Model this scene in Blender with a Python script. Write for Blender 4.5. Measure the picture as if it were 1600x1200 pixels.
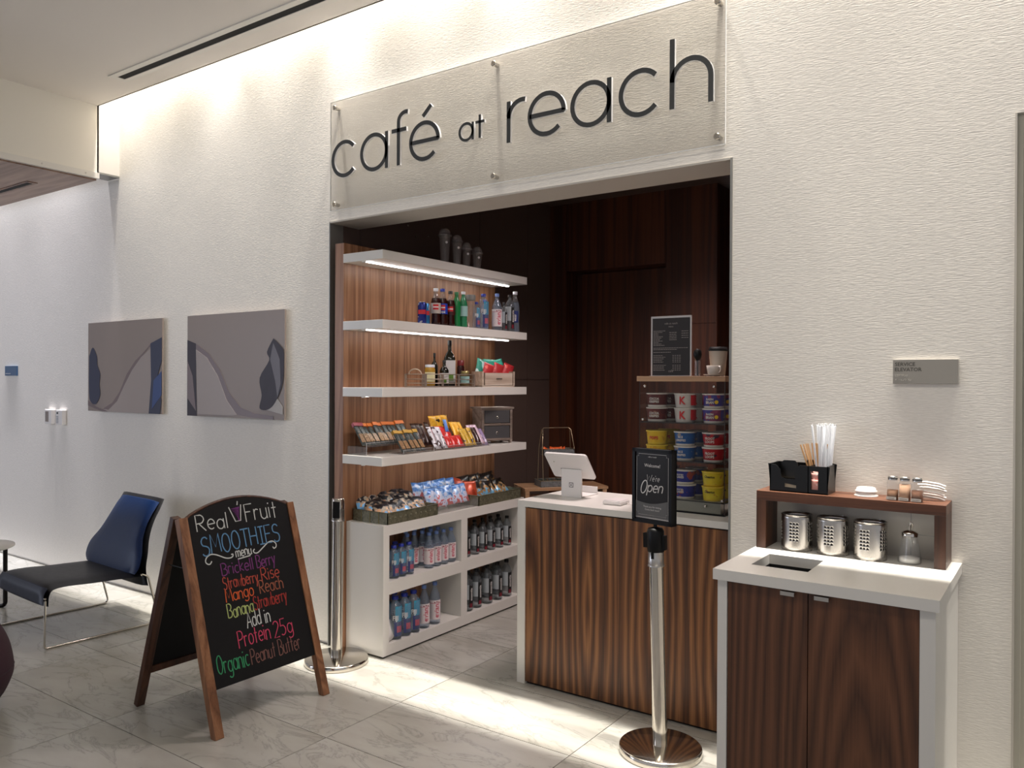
import bpy, bmesh, math, random
from mathutils import Matrix, Vector
random.seed(7)
PI = math.pi
S = bpy.context.scene
C = S.collection
for o in list(bpy.data.objects): bpy.data.objects.remove(o, do_unlink=True)

# ------------------------------------------------------------------ camera, world, big lights
def setup_camera():
    D, yaw, pitch, roll, f = 3.2066, -.6095, -.0036, .0048, 1244.9
    s, c = math.sin(yaw), math.cos(yaw); sp, cp = math.sin(pitch), math.cos(pitch)
    R = Vector((c, -s, 0)); F = Vector((s*cp, c*cp, sp)); U = Vector((-s*sp, -c*sp, cp))
    sr, cr = math.sin(roll), math.cos(roll)
    R2 = R*cr + U*sr; U2 = -R*sr + U*cr
    cam = bpy.data.cameras.new('camera'); o = bpy.data.objects.new('camera', cam); C.objects.link(o)
    m = Matrix((R2, U2, -F)).transposed().to_4x4(); m.translation = Vector((0, -D, 1.55))
    o.matrix_world = m
    cam.sensor_width = 36; cam.lens = f*36/1600; cam.clip_start = .05; cam.clip_end = 100
    S.camera = o
setup_camera()
S.view_settings.view_transform = 'Standard'; S.view_settings.look = 'None'
S.view_settings.gamma = 1; S.view_settings.exposure = 0.28
W = bpy.data.worlds.new('world'); S.world = W; W.use_nodes = True
W.node_tree.nodes['Background'].inputs[0].default_value = (.93, .93, 1, 1)
W.node_tree.nodes['Background'].inputs[1].default_value = .36
def area(name, loc, rot, sx, sy, e, col=(1, 1, 1)):
    l = bpy.data.lights.new(name, 'AREA'); l.shape = 'RECTANGLE'; l.size = sx; l.size_y = sy; l.energy = e; l.color = col
    o = bpy.data.objects.new(name, l); o.location = loc; o.rotation_euler = rot; C.objects.link(o); return o
area('lobby_fill_light', (-.8, -2.0, 3.5), (0, 0, 0), 2.0, .5, 20, (1, .93, .84))  # fill added overhead, out of view, to lift the lobby
area('lobby_window_light', (-9.0, -4.8, 2.0), (0, math.radians(-90), math.radians(35)), 2.6, 2.5, 60, (.72, .8, 1))
area('alcove_ceiling_light', (-1.75, .85, 2.97), (0, 0, 0), .5, .4, 26, (1, .85, .84)).data.spread = math.radians(135)
# wall-grazing spots hidden up in the cove
for k in range(18):
    l = bpy.data.lights.new('cove_spot', 'SPOT'); l.energy = 370; l.spot_size = math.radians(56); l.spot_blend = .9
    l.shadow_soft_size = .022; l.color = (1, .945, .87) if k > 5 else (.93, .92, 1)
    o = bpy.data.objects.new('cove_spot', l); o.location = (-9.55+.65*k, -.085, 4.72); C.objects.link(o)

for k in range(9):
    l = bpy.data.lights.new('wall_wash_spot', 'SPOT'); l.energy = 17; l.spot_size = math.radians(62); l.spot_blend = 1
    l.shadow_soft_size = .012; l.color = (1, .95, .89) if k > 2 else (.95, .92, 1)
    o = bpy.data.objects.new('wall_wash_spot', l); o.location = (-9.0+1.12*k, -.128, 3.86); C.objects.link(o)

# ------------------------------------------------------------------ materials
def lin(c):
    return tuple((x/255/12.92 if x/255 <= .04045 else ((x/255+.055)/1.055)**2.4) for x in c)
MC = {}
def base(name):
    m = bpy.data.materials.new(name); m.use_nodes = True
    nt = m.node_tree; return m, nt, nt.nodes['Principled BSDF']
def N(nt, t, **k):
    n = nt.nodes.new(t)
    for a, v in k.items(): setattr(n, a, v)
    return n
def pm(name, col, rough=.5, metal=0., spec=.5, emit=0, coat=0, noise=0):
    if name in MC: return MC[name]
    m, nt, b = base(name); c = lin(col)
    b.inputs['Base Color'].default_value = (*c, 1); b.inputs['Roughness'].default_value = rough
    b.inputs['Metallic'].default_value = metal; b.inputs['Specular IOR Level'].default_value = spec
    if coat: b.inputs['Coat Weight'].default_value = coat
    if emit: b.inputs['Emission Color'].default_value = (1, .97, .95, 1); b.inputs['Emission Strength'].default_value = emit
    tc = N(nt, 'ShaderNodeTexCoord'); n = N(nt, 'ShaderNodeTexNoise'); n.inputs['Scale'].default_value = 30
    nt.links.new(tc.outputs['Object'], n.inputs['Vector'])
    mr = N(nt, 'ShaderNodeMapRange'); mr.inputs['To Min'].default_value = max(0, rough-.04-noise); mr.inputs['To Max'].default_value = min(1, rough+.04+noise)
    nt.links.new(n.outputs['Fac'], mr.inputs['Value']); nt.links.new(mr.outputs[0], b.inputs['Roughness'])
    MC[name] = m; return m
def clear(name, tint=(255, 255, 255), gloss=.12, rough=.03, trans=.9, body=(255, 255, 255), rim=.85):
    """thin clear plastic or glass: straight-through transmission, a glossy coat and a little haze"""
    if name in MC: return MC[name]
    m, nt, b = base(name); nt.nodes.remove(b); out = nt.nodes['Material Output']
    t = N(nt, 'ShaderNodeBsdfTransparent'); t.inputs[0].default_value = (*lin(tint), 1)
    d = N(nt, 'ShaderNodeBsdfDiffuse'); d.inputs[0].default_value = (*lin(body), 1)
    g = N(nt, 'ShaderNodeBsdfGlossy'); g.inputs['Roughness'].default_value = rough
    x = N(nt, 'ShaderNodeMixShader'); x.inputs[0].default_value = 1-trans
    nt.links.new(t.outputs[0], x.inputs[1]); nt.links.new(d.outputs[0], x.inputs[2])
    lw = N(nt, 'ShaderNodeLayerWeight'); lw.inputs[0].default_value = .5
    pw = N(nt, 'ShaderNodeMath', operation='POWER'); pw.inputs[1].default_value = 4.5; nt.links.new(lw.outputs['Facing'], pw.inputs[0])
    mu = N(nt, 'ShaderNodeMath', operation='MULTIPLY_ADD'); mu.inputs[1].default_value = rim; mu.inputs[2].default_value = gloss*.15
    nt.links.new(pw.outputs[0], mu.inputs[0])
    y = N(nt, 'ShaderNodeMixShader'); nt.links.new(mu.outputs[0], y.inputs[0])
    nt.links.new(x.outputs[0], y.inputs[1]); nt.links.new(g.outputs[0], y.inputs[2]); nt.links.new(y.outputs[0], out.inputs[0])
    MC[name] = m; return m
def ramp(nt, stops, interp='LINEAR'):
    r = N(nt, 'ShaderNodeValToRGB'); e = r.color_ramp; e.interpolation = interp
    while len(e.elements) < len(stops): e.elements.new(.5)
    for el, (p, c) in zip(e.elements, stops): el.position = p; el.color = (*lin(c), 1)
    return r
def wood(name, dark, mid, light, rough=.42, sx=1., vertical=True, fig=1., axis='z', cath=None):
    if name in MC: return MC[name]
    m, nt, b = base(name); L = nt.links.new
    tc = N(nt, 'ShaderNodeTexCoord'); mp = N(nt, 'ShaderNodeMapping')
    sc = {'z': (9*sx, 9*sx, .55*fig), 'x': (.55*fig, 9*sx, 9*sx), 'y': (9*sx, .55*fig, 9*sx)}[axis]
    mp.inputs['Scale'].default_value = sc
    L(tc.outputs['Object'], mp.inputs[0])
    n1 = N(nt, 'ShaderNodeTexNoise'); n1.inputs['Scale'].default_value = 1.; n1.inputs['Detail'].default_value = 3; n1.inputs['Distortion'].default_value = .6
    L(mp.outputs[0], n1.inputs[0])
    w = N(nt, 'ShaderNodeMath', operation='MULTIPLY'); w.inputs[1].default_value = 9
    L(n1.outputs['Fac'], w.inputs[0])
    if cath:                                   # book-matched flame figure: mirrored leaves of long nested arches
        x0_, leaf, zc, zs, fq = cath
        sp_ = N(nt, 'ShaderNodeSeparateXYZ'); L(tc.outputs['Object'], sp_.inputs[0])
        def mth(op, a_, b_=None, c_=None):
            q = N(nt, 'ShaderNodeMath', operation=op)
            for i_, v_ in enumerate((a_, b_, c_)):
                if v_ is None: continue
                if isinstance(v_, (int, float)): q.inputs[i_].default_value = v_
                else: L(v_, q.inputs[i_])
            return q.outputs[0]
        xx = mth('PINGPONG', mth('SUBTRACT', sp_.outputs[0], x0_), leaf)
        zz = mth('MULTIPLY', mth('SUBTRACT', sp_.outputs[2], zc), zs)
        rr_ = mth('SQRT', mth('ADD', mth('MULTIPLY', xx, xx), mth('MULTIPLY', zz, zz)))
        w2 = mth('ADD', mth('MULTIPLY', rr_, fq), mth('MULTIPLY', n1.outputs['Fac'], 4.5))
        fr = N(nt, 'ShaderNodeMath', operation='PINGPONG'); fr.inputs[1].default_value = 1; L(w2, fr.inputs[0])
    else:
        fr = N(nt, 'ShaderNodeMath', operation='PINGPONG'); fr.inputs[1].default_value = 1; L(w.outputs[0], fr.inputs[0])
    mp2 = N(nt, 'ShaderNodeMapping'); mp2.inputs['Scale'].default_value = tuple(q*k for q, k in zip(sc, {'z': (22, 22, 6), 'x': (6, 22, 22), 'y': (22, 6, 22)}[axis]))
    L(tc.outputs['Object'], mp2.inputs[0])
    n2 = N(nt, 'ShaderNodeTexNoise'); n2.inputs['Scale'].default_value = 1; n2.inputs['Detail'].default_value = 3; L(mp2.outputs[0], n2.inputs[0])
    n3 = N(nt, 'ShaderNodeTexNoise'); n3.inputs['Scale'].default_value = .35; L(mp.outputs[0], n3.inputs[0])
    a = N(nt, 'ShaderNodeMath', operation='MULTIPLY'); a.inputs[1].default_value = .42; L(fr.outputs[0], a.inputs[0])
    a2 = N(nt, 'ShaderNodeMath', operation='MULTIPLY_ADD'); a2.inputs[1].default_value = .45; L(n2.outputs['Fac'], a2.inputs[0]); L(a.outputs[0], a2.inputs[2])
    a3 = N(nt, 'ShaderNodeMath', operation='MULTIPLY_ADD'); a3.inputs[1].default_value = .35; L(n3.outputs['Fac'], a3.inputs[0]); L(a2.outputs[0], a3.inputs[2])
    r = ramp(nt, [(.28, dark), (.55, mid), (.88, light)]); L(a3.outputs[0], r.inputs[0])
    L(r.outputs[0], b.inputs['Base Color']); b.inputs['Roughness'].default_value = rough
    bp = N(nt, 'ShaderNodeBump'); bp.inputs['Strength'].default_value = .12; bp.inputs['Distance'].default_value = .001
    L(n2.outputs['Fac'], bp.inputs['Height']); L(bp.outputs[0], b.inputs['Normal'])
    MC[name] = m; return m
def wall_mat():
    m, nt, b = base('textured_wallcovering'); L = nt.links.new
    tc = N(nt, 'ShaderNodeTexCoord'); mp = N(nt, 'ShaderNodeMapping'); mp.inputs['Scale'].default_value = (38, 38, 250)
    L(tc.outputs['Object'], mp.inputs[0])
    n = N(nt, 'ShaderNodeTexNoise'); n.inputs['Scale'].default_value = 1; n.inputs['Detail'].default_value = 2.5; n.inputs['Distortion'].default_value = .5
    L(mp.outputs[0], n.inputs[0])
    bp = N(nt, 'ShaderNodeBump'); bp.inputs['Strength'].default_value = .5; bp.inputs['Distance'].default_value = .0021
    L(n.outputs['Fac'], bp.inputs['Height']); L(bp.outputs[0], b.inputs['Normal'])
    r = ramp(nt, [(.3, (230, 225, 216)), (.7, (240, 235, 226))]); L(n.outputs['Fac'], r.inputs[0]); L(r.outputs[0], b.inputs['Base Color'])
    b.inputs['Roughness'].default_value = .5; b.inputs['Specular IOR Level'].default_value = .3
    return m
def marble_mat():
    m, nt, b = base('polished_marble'); L = nt.links.new
    tc = N(nt, 'ShaderNodeTexCoord'); oi = N(nt, 'ShaderNodeObjectInfo')
    ad = N(nt, 'ShaderNodeVectorMath', operation='MULTIPLY_ADD'); ad.inputs[1].default_value = (13, 17, 7)
    L(oi.outputs['Location'], ad.inputs[0]); L(tc.outputs['Object'], ad.inputs[2])
    mp = N(nt, 'ShaderNodeMapping'); mp.inputs['Rotation'].default_value = (0, 0, .5); mp.inputs['Scale'].default_value = (.9, 2.4, 1)
    L(ad.outputs[0], mp.inputs[0])
    n = N(nt, 'ShaderNodeTexNoise'); n.inputs['Scale'].default_value = 2.4; n.inputs['Detail'].default_value = 9; n.inputs['Roughness'].default_value = .62; n.inputs['Distortion'].default_value = .8
    L(mp.outputs[0], n.inputs[0])
    s = N(nt, 'ShaderNodeMath', operation='SUBTRACT'); s.inputs[1].default_value = .5; L(n.outputs['Fac'], s.inputs[0])
    ab = N(nt, 'ShaderNodeMath', operation='ABSOLUTE'); L(s.outputs[0], ab.inputs[0])
    v = ramp(nt, [(0, (156, 155, 148)), (.006, (172, 171, 164)), (.03, (183, 181, 174)), (.25, (187, 185, 178))]); L(ab.outputs[0], v.inputs[0])
    n2 = N(nt, 'ShaderNodeTexNoise'); n2.inputs['Scale'].default_value = 1.7; n2.inputs['Detail'].default_value = 4; L(mp.outputs[0], n2.inputs[0])
    v2 = ramp(nt, [(.35, (222, 220, 214)), (.7, (255, 255, 255))]); L(n2.outputs['Fac'], v2.inputs[0])
    mx = N(nt, 'ShaderNodeMix', data_type='RGBA', blend_type='MULTIPLY'); mx.inputs['Factor'].default_value = .8
    L(v.outputs[0], mx.inputs['A']); L(v2.outputs[0], mx.inputs['B']); L(mx.outputs['Result'], b.inputs['Base Color'])
    b.inputs['Roughness'].default_value = .22; b.inputs['Specular IOR Level'].default_value = .4
    return m
def patch(name, cols, scale=22, rough=.3, metal=0, band=0):
    """printed foil packaging: hard-edged patches of a few print colours, different on each packet"""
    if name in MC: return MC[name]
    m, nt, b = base(name); L = nt.links.new
    tc = N(nt, 'ShaderNodeTexCoord'); oi = N(nt, 'ShaderNodeObjectInfo')
    ad = N(nt, 'ShaderNodeVectorMath', operation='ADD'); sc = N(nt, 'ShaderNodeVectorMath', operation='SCALE'); sc.inputs['Scale'].default_value = 3
    L(oi.outputs['Location'], sc.inputs[0]); L(sc.outputs[0], ad.inputs[0]); L(tc.outputs['Object'], ad.inputs[1])
    n = N(nt, 'ShaderNodeTexNoise'); n.inputs['Scale'].default_value = scale; n.inputs['Detail'].default_value = 1.5; L(ad.outputs[0], n.inputs[0])
    k = len(cols); st = [(0 if i == 0 else .36+.28*(i-1)/max(1, k-2), c) for i, c in enumerate(cols)]
    r = ramp(nt, st, 'CONSTANT')
    if band:                                   # artwork laid out up the face of the packet
        sp = N(nt, 'ShaderNodeSeparateXYZ'); L(tc.outputs['Object'], sp.inputs[0])
        m1 = N(nt, 'ShaderNodeMath', operation='MULTIPLY_ADD'); m1.inputs[1].default_value = -.42/band; m1.inputs[2].default_value = .71; L(sp.outputs[2], m1.inputs[0])
        m2 = N(nt, 'ShaderNodeMath', operation='MULTIPLY_ADD'); m2.inputs[1].default_value = 1.0; L(n.outputs['Fac'], m2.inputs[0]); L(m1.outputs[0], m2.inputs[2])
        m3 = N(nt, 'ShaderNodeMath', operation='SUBTRACT'); m3.inputs[1].default_value = .5; L(m2.outputs[0], m3.inputs[0]); L(m3.outputs[0], r.inputs[0])
    else: L(n.outputs['Fac'], r.inputs[0])
    L(r.outputs[0], b.inputs['Base Color'])
    b.inputs['Roughness'].default_value = rough; b.inputs['Metallic'].default_value = metal
    MC[name] = m; return m
def galv(name, a, c, rough=.45):
    if name in MC: return MC[name]
    m, nt, b = base(name); L = nt.links.new
    tc = N(nt, 'ShaderNodeTexCoord'); v = N(nt, 'ShaderNodeTexVoronoi'); v.inputs['Scale'].default_value = 90; L(tc.outputs['Object'], v.inputs[0])
    r = ramp(nt, [(0, a), (1, c)]); L(v.outputs['Color'], r.inputs[0]); L(r.outputs[0], b.inputs['Base Color'])
    b.inputs['Metallic'].default_value = .35; b.inputs['Roughness'].default_value = rough
    MC[name] = m; return m
def brushed(name, col, rough=.28, axis=2):
    if name in MC: return MC[name]
    m, nt, b = base(name); L = nt.links.new
    tc = N(nt, 'ShaderNodeTexCoord'); mp = N(nt, 'ShaderNodeMapping'); s = [6, 6, 6]; s[axis] = 400; mp.inputs['Scale'].default_value = s
    L(tc.outputs['Object'], mp.inputs[0]); n = N(nt, 'ShaderNodeTexNoise'); n.inputs['Scale'].default_value = 1; L(mp.outputs[0], n.inputs[0])
    bp = N(nt, 'ShaderNodeBump'); bp.inputs['Strength'].default_value = .1; bp.inputs['Distance'].default_value = .0005; L(n.outputs['Fac'], bp.inputs['Height']); L(bp.outputs[0], b.inputs['Normal'])
    b.inputs['Base Color'].default_value = (*lin(col), 1); b.inputs['Metallic'].default_value = 1; b.inputs['Roughness'].default_value = rough
    MC[name] = m; return m

WALL = wall_mat(); MARBLE = marble_mat()
CEIL = pm('ceiling_paint', (236, 230, 222), .8); GROUT = pm('grout', (92, 89, 84), .9)
DARKP = pm('dark_panel_laminate', (88, 72, 65), .6); BLACK = pm('black_plastic', (10, 10, 11), .4, spec=.25); VOID = pm('unlit_slot', (6, 6, 6), .8)
WHITE = pm('white_solid_surface', (222, 219, 212), .3); WHITEP = pm('white_plastic', (232, 228, 224), .35)
WAL = wood('walnut_veneer', (50, 29, 16), (90, 57, 34), (140, 98, 62)); WALD = wood('dark_walnut_veneer', (46, 26, 15), (70, 42, 27), (96, 60, 40), fig=.8)
WALC = wood('bookmatched_walnut', (50, 28, 14), (98, 60, 34), (156, 106, 64), cath=(-.52, .17, .45, .10, 46)); WALF = wood('flame_walnut_doors', (54, 30, 17), (86, 52, 32), (110, 70, 46), cath=(.135, 9, -.5, .11, 62))
WALP = wood('walnut_display_panel', (96, 62, 42), (136, 94, 66), (166, 122, 92), sx=1.5)
WALH = wood('walnut_solid', (60, 34, 22), (90, 54, 36), (116, 76, 54), axis='x')
WALB = wood('dark_wall_veneer', (46, 20, 8), (68, 33, 16), (90, 47, 24), .5, fig=.4)
PINE = wood('light_wood', (140, 104, 74), (172, 134, 100), (196, 160, 126), axis='x')
GREYW = wood('whitewashed_wood', (150, 132, 116), (178, 160, 144), (200, 186, 172), axis='x')
GREYW2 = wood('weathered_grey_wood', (96, 84, 76), (128, 114, 104), (156, 144, 136), axis='x')
OAKF = wood('stained_oak_frame', (84, 52, 32), (122, 80, 52), (150, 106, 74)); DOAK = wood('dark_stained_frame', (48, 26, 16), (70, 42, 28), (92, 58, 40))
CHROME = pm('polished_steel', (214, 208, 198), .12, 1.); STEEL = brushed('brushed_steel', (196, 192, 186)); GREYM = pm('grey_metal_trim', (150, 150, 146), .4, .6)
ACR = clear('clear_acrylic', (248, 248, 247), .2, trans=.96); PET = clear('clear_bottle_plastic', (246, 248, 250), .3, trans=.94); GLASS = clear('clear_glass', (251, 252, 252), .3, trans=.96)
EDGE = pm('edge_light_white', (245, 246, 244), .2); LED = pm('led_strip', (255, 255, 255), .5, emit=18)
CHALKB = pm('chalkboard', (11, 11, 13), .62, spec=.25)

# ------------------------------------------------------------------ mesh helpers
class MB:
    def __init__(s): s.v = []; s.f = []; s.sm = []
    def add(s, v, f, smooth=False):
        n = len(s.v); s.v += [tuple(p) for p in v]; s.f += [tuple(i+n for i in q) for q in f]; s.sm += [smooth]*len(f); return s
    def box(s, x0, x1, y0, y1, z0, z1):
        v = [(x, y, z) for x in (x0, x1) for y in (y0, y1) for z in (z0, z1)]
        return s.add(v, [(0, 1, 3, 2), (4, 6, 7, 5), (0, 4, 5, 1), (2, 3, 7, 6), (0, 2, 6, 4), (1, 5, 7, 3)])
    def lathe(s, prof, n=20, cx=0, cy=0, smooth=True, sq=0):
        """prof: (r, z) list; sq > 0 squares the section off"""
        v = []; f = []
        for r, z in prof:
            for k in range(n):
                a = 2*PI*k/n; c, d = math.cos(a), math.sin(a)
                if sq: e = 2/(2+sq*4); c = math.copysign(abs(c)**e, c); d = math.copysign(abs(d)**e, d)
                v.append((cx+r*c, cy+r*d, z))
        m = len(prof)
        for i in range(m-1):
            for k in range(n):
                a = i*n+k; b = i*n+(k+1) % n; f.append((a, b, b+n, a+n))
        s.add(v, f, smooth)
        if prof[0][0] > 1e-4: s.add(v[:n], [tuple(reversed(range(n)))])
        if prof[-1][0] > 1e-4: s.add(v[-n:], [tuple(range(n))])
        return s
    def tube(s, pts, r, n=8, closed=False):
        pts = [Vector(p) for p in pts]; m = len(pts); v = []; f = []
        up = Vector((.13, .27, .95)).normalized()
        for i, p in enumerate(pts):
            a = pts[(i-1) % m] if (closed or i) else p; b = pts[(i+1) % m] if (closed or i < m-1) else p
            t = (b-a).normalized(); u = t.cross(up)
            if u.length < .2: u = t.cross(Vector((1, 0, 0)))
            u.normalize(); w = t.cross(u)
            for k in range(n): q = 2*PI*k/n; v.append(p+u*(r*math.cos(q))+w*(r*math.sin(q)))
        for i in range(m if closed else m-1):
            for k in range(n):
                a = i*n+k; b = i*n+(k+1) % n; c = ((i+1) % m)*n; f.append((a, b, c+(k+1) % n, c+k))
        s.add(v, f, True)
        if not closed: s.add(v[:n], [tuple(reversed(range(n)))]); s.add(v[-n:], [tuple(range(n))])
        return s
    def prism(s, poly, o, u, w, d):
        """polygon in (u, w) axes at o, thickened by vector d"""
        o, u, w, d = map(Vector, (o, u, w, d)); n = len(poly)
        v = [o+u*a+w*b for a, b in poly]; v2 = [p+d for p in v]
        return s.add(v+v2, [tuple(range(n)), tuple(reversed(range(n, 2*n)))]+[(i, i+n, (i+1) % n+n, (i+1) % n) for i in range(n)])
    def xf(s, M): s.v = [tuple(M @ Vector(p)) for p in s.v]; return s
def ob(name, mb, mat, parent=None, world=False, bevel=0):
    v = mb.v
    if world and parent is not None:
        p = parent
        off = Vector((0, 0, 0))
        while p is not None: off += p.location; p = p.parent
        v = [(a-off.x, b-off.y, c-off.z) for a, b, c in v]
    me = bpy.data.meshes.new(name); me.from_pydata(v, [], mb.f)
    me.polygons.foreach_set('use_smooth', mb.sm)
    me.validate(); me.update()
    b = bmesh.new(); b.from_mesh(me); bmesh.ops.recalc_face_normals(b, faces=b.faces); b.to_mesh(me); b.free()
    me.materials.append(mat)
    o = bpy.data.objects.new(name, me); C.objects.link(o)
    if parent is not None: o.parent = parent
    if bevel:
        m = o.modifiers.new('bevel', 'BEVEL'); m.width = bevel; m.segments = 2; m.limit_method = 'ANGLE'
    return o
def tag(o, label=None, cat=None, group=None, kind=None):
    for k, v in (('label', label), ('category', cat), ('group', group), ('kind', kind)):
        if v: o[k] = v
    return o
def thing(name, loc, label, cat, group=None, rz=0):
    o = bpy.data.objects.new(name, None); o.location = loc; o.rotation_euler = (0, 0, rz); C.objects.link(o)
    o.empty_display_size = .05
    return tag(o, label, cat, group)
def struct(name, mb, mat, parent=None, bevel=0):
    o = ob(name, mb, mat, parent, bevel=bevel)
    if parent is None: o['kind'] = 'structure'
    return o
def dup(root, loc=None, rot=None, label=None, group=None):
    r = root.copy(); C.objects.link(r)
    if loc is not None: r.location = loc
    if rot is not None: r.rotation_euler = rot
    if label: r['label'] = label
    if group: r['group'] = group
    for ch in list(root.children):
        c = ch.copy(); C.objects.link(c); c.parent = r
        for g in list(ch.children):
            d = g.copy(); C.objects.link(d); d.parent = c
    return r
ORD = ['first', 'second', 'third', 'fourth', 'fifth', 'sixth', 'seventh', 'eighth', 'ninth', 'tenth', 'eleventh', 'twelfth', 'thirteenth', 'fourteenth', 'fifteenth', 'sixteenth']
def nth(i, n): return 'leftmost' if i == 0 else ('rightmost' if i == n-1 else ORD[i]+' from the left')
# printed lettering from the built-in font, as flat mesh
TC = {}
def glyphs(txt, bold=0.):
    k = (txt, bold)
    if k in TC: return TC[k]
    cu = bpy.data.curves.new('t', 'FONT'); cu.body = txt; cu.align_x = 'CENTER'; cu.resolution_u = 2; cu.offset = bold; cu.size = 1
    o = bpy.data.objects.new('t', cu); C.objects.link(o)
    dg = bpy.context.evaluated_depsgraph_get(); dg.update()
    me = bpy.data.meshes.new_from_object(o.evaluated_get(dg))
    r = ([tuple(p.co[:2]) for p in me.vertices], [tuple(p.vertices) for p in me.polygons])
    bpy.data.objects.remove(o); bpy.data.curves.remove(cu); bpy.data.meshes.remove(me)
    TC[k] = r; return r
def text(mb, txt, size, o, u=(1, 0, 0), w=(0, 0, 1), bold=0., sx=1., align=0):
    """flat text: o = baseline centre (align 0) or left end (align 1)"""
    v, f = glyphs(txt, bold); o, u, w = map(Vector, (o, u, w)); dx = 0
    if align: dx = -min(p[0] for p in v)
    mb.add([o+u*((a+dx)*size*sx)+w*(b*size) for a, b in v], f); return mb
def text_round(mb, txt, size, r, z, bold=0., vert=False, ang=0, sx=1.):
    """text wrapped on a cylinder, centred on its -y side; vert = reads bottom to top"""
    v, f = glyphs(txt, bold); q = []
    for a, b in v:
        if vert: s, h = -(b-.33)*size, a*size*sx
        else: s, h = a*size*sx, b*size
        t = s/r+ang; q.append((r*math.sin(t), -r*math.cos(t), z+h))
    mb.add(q, f); return mb
def patch_round(mb, r, z0, z1, a0, a1, n=10):
    v = []
    for k in range(n+1):
        t = a0+(a1-a0)*k/n; v += [(r*math.sin(t), -r*math.cos(t), z0), (r*math.sin(t), -r*math.cos(t), z1)]
    mb.add(v, [(2*k, 2*k+2, 2*k+3, 2*k+1) for k in range(n)], True); return mb
def curve2(pts, n=5):
    out = []
    for i in range(len(pts)-1):
        p0 = pts[max(0, i-1)]; p1 = pts[i]; p2 = pts[i+1]; p3 = pts[min(len(pts)-1, i+2)]
        for k in range(n):
            t_ = k/n; out.append(tuple(.5*((2*p1[j])+(-p0[j]+p2[j])*t_+(2*p0[j]-5*p1[j]+4*p2[j]-p3[j])*t_*t_+(-p0[j]+3*p1[j]-3*p2[j]+p3[j])*t_**3) for j in range(len(p1))))
    out.append(tuple(pts[-1])); return out
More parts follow.
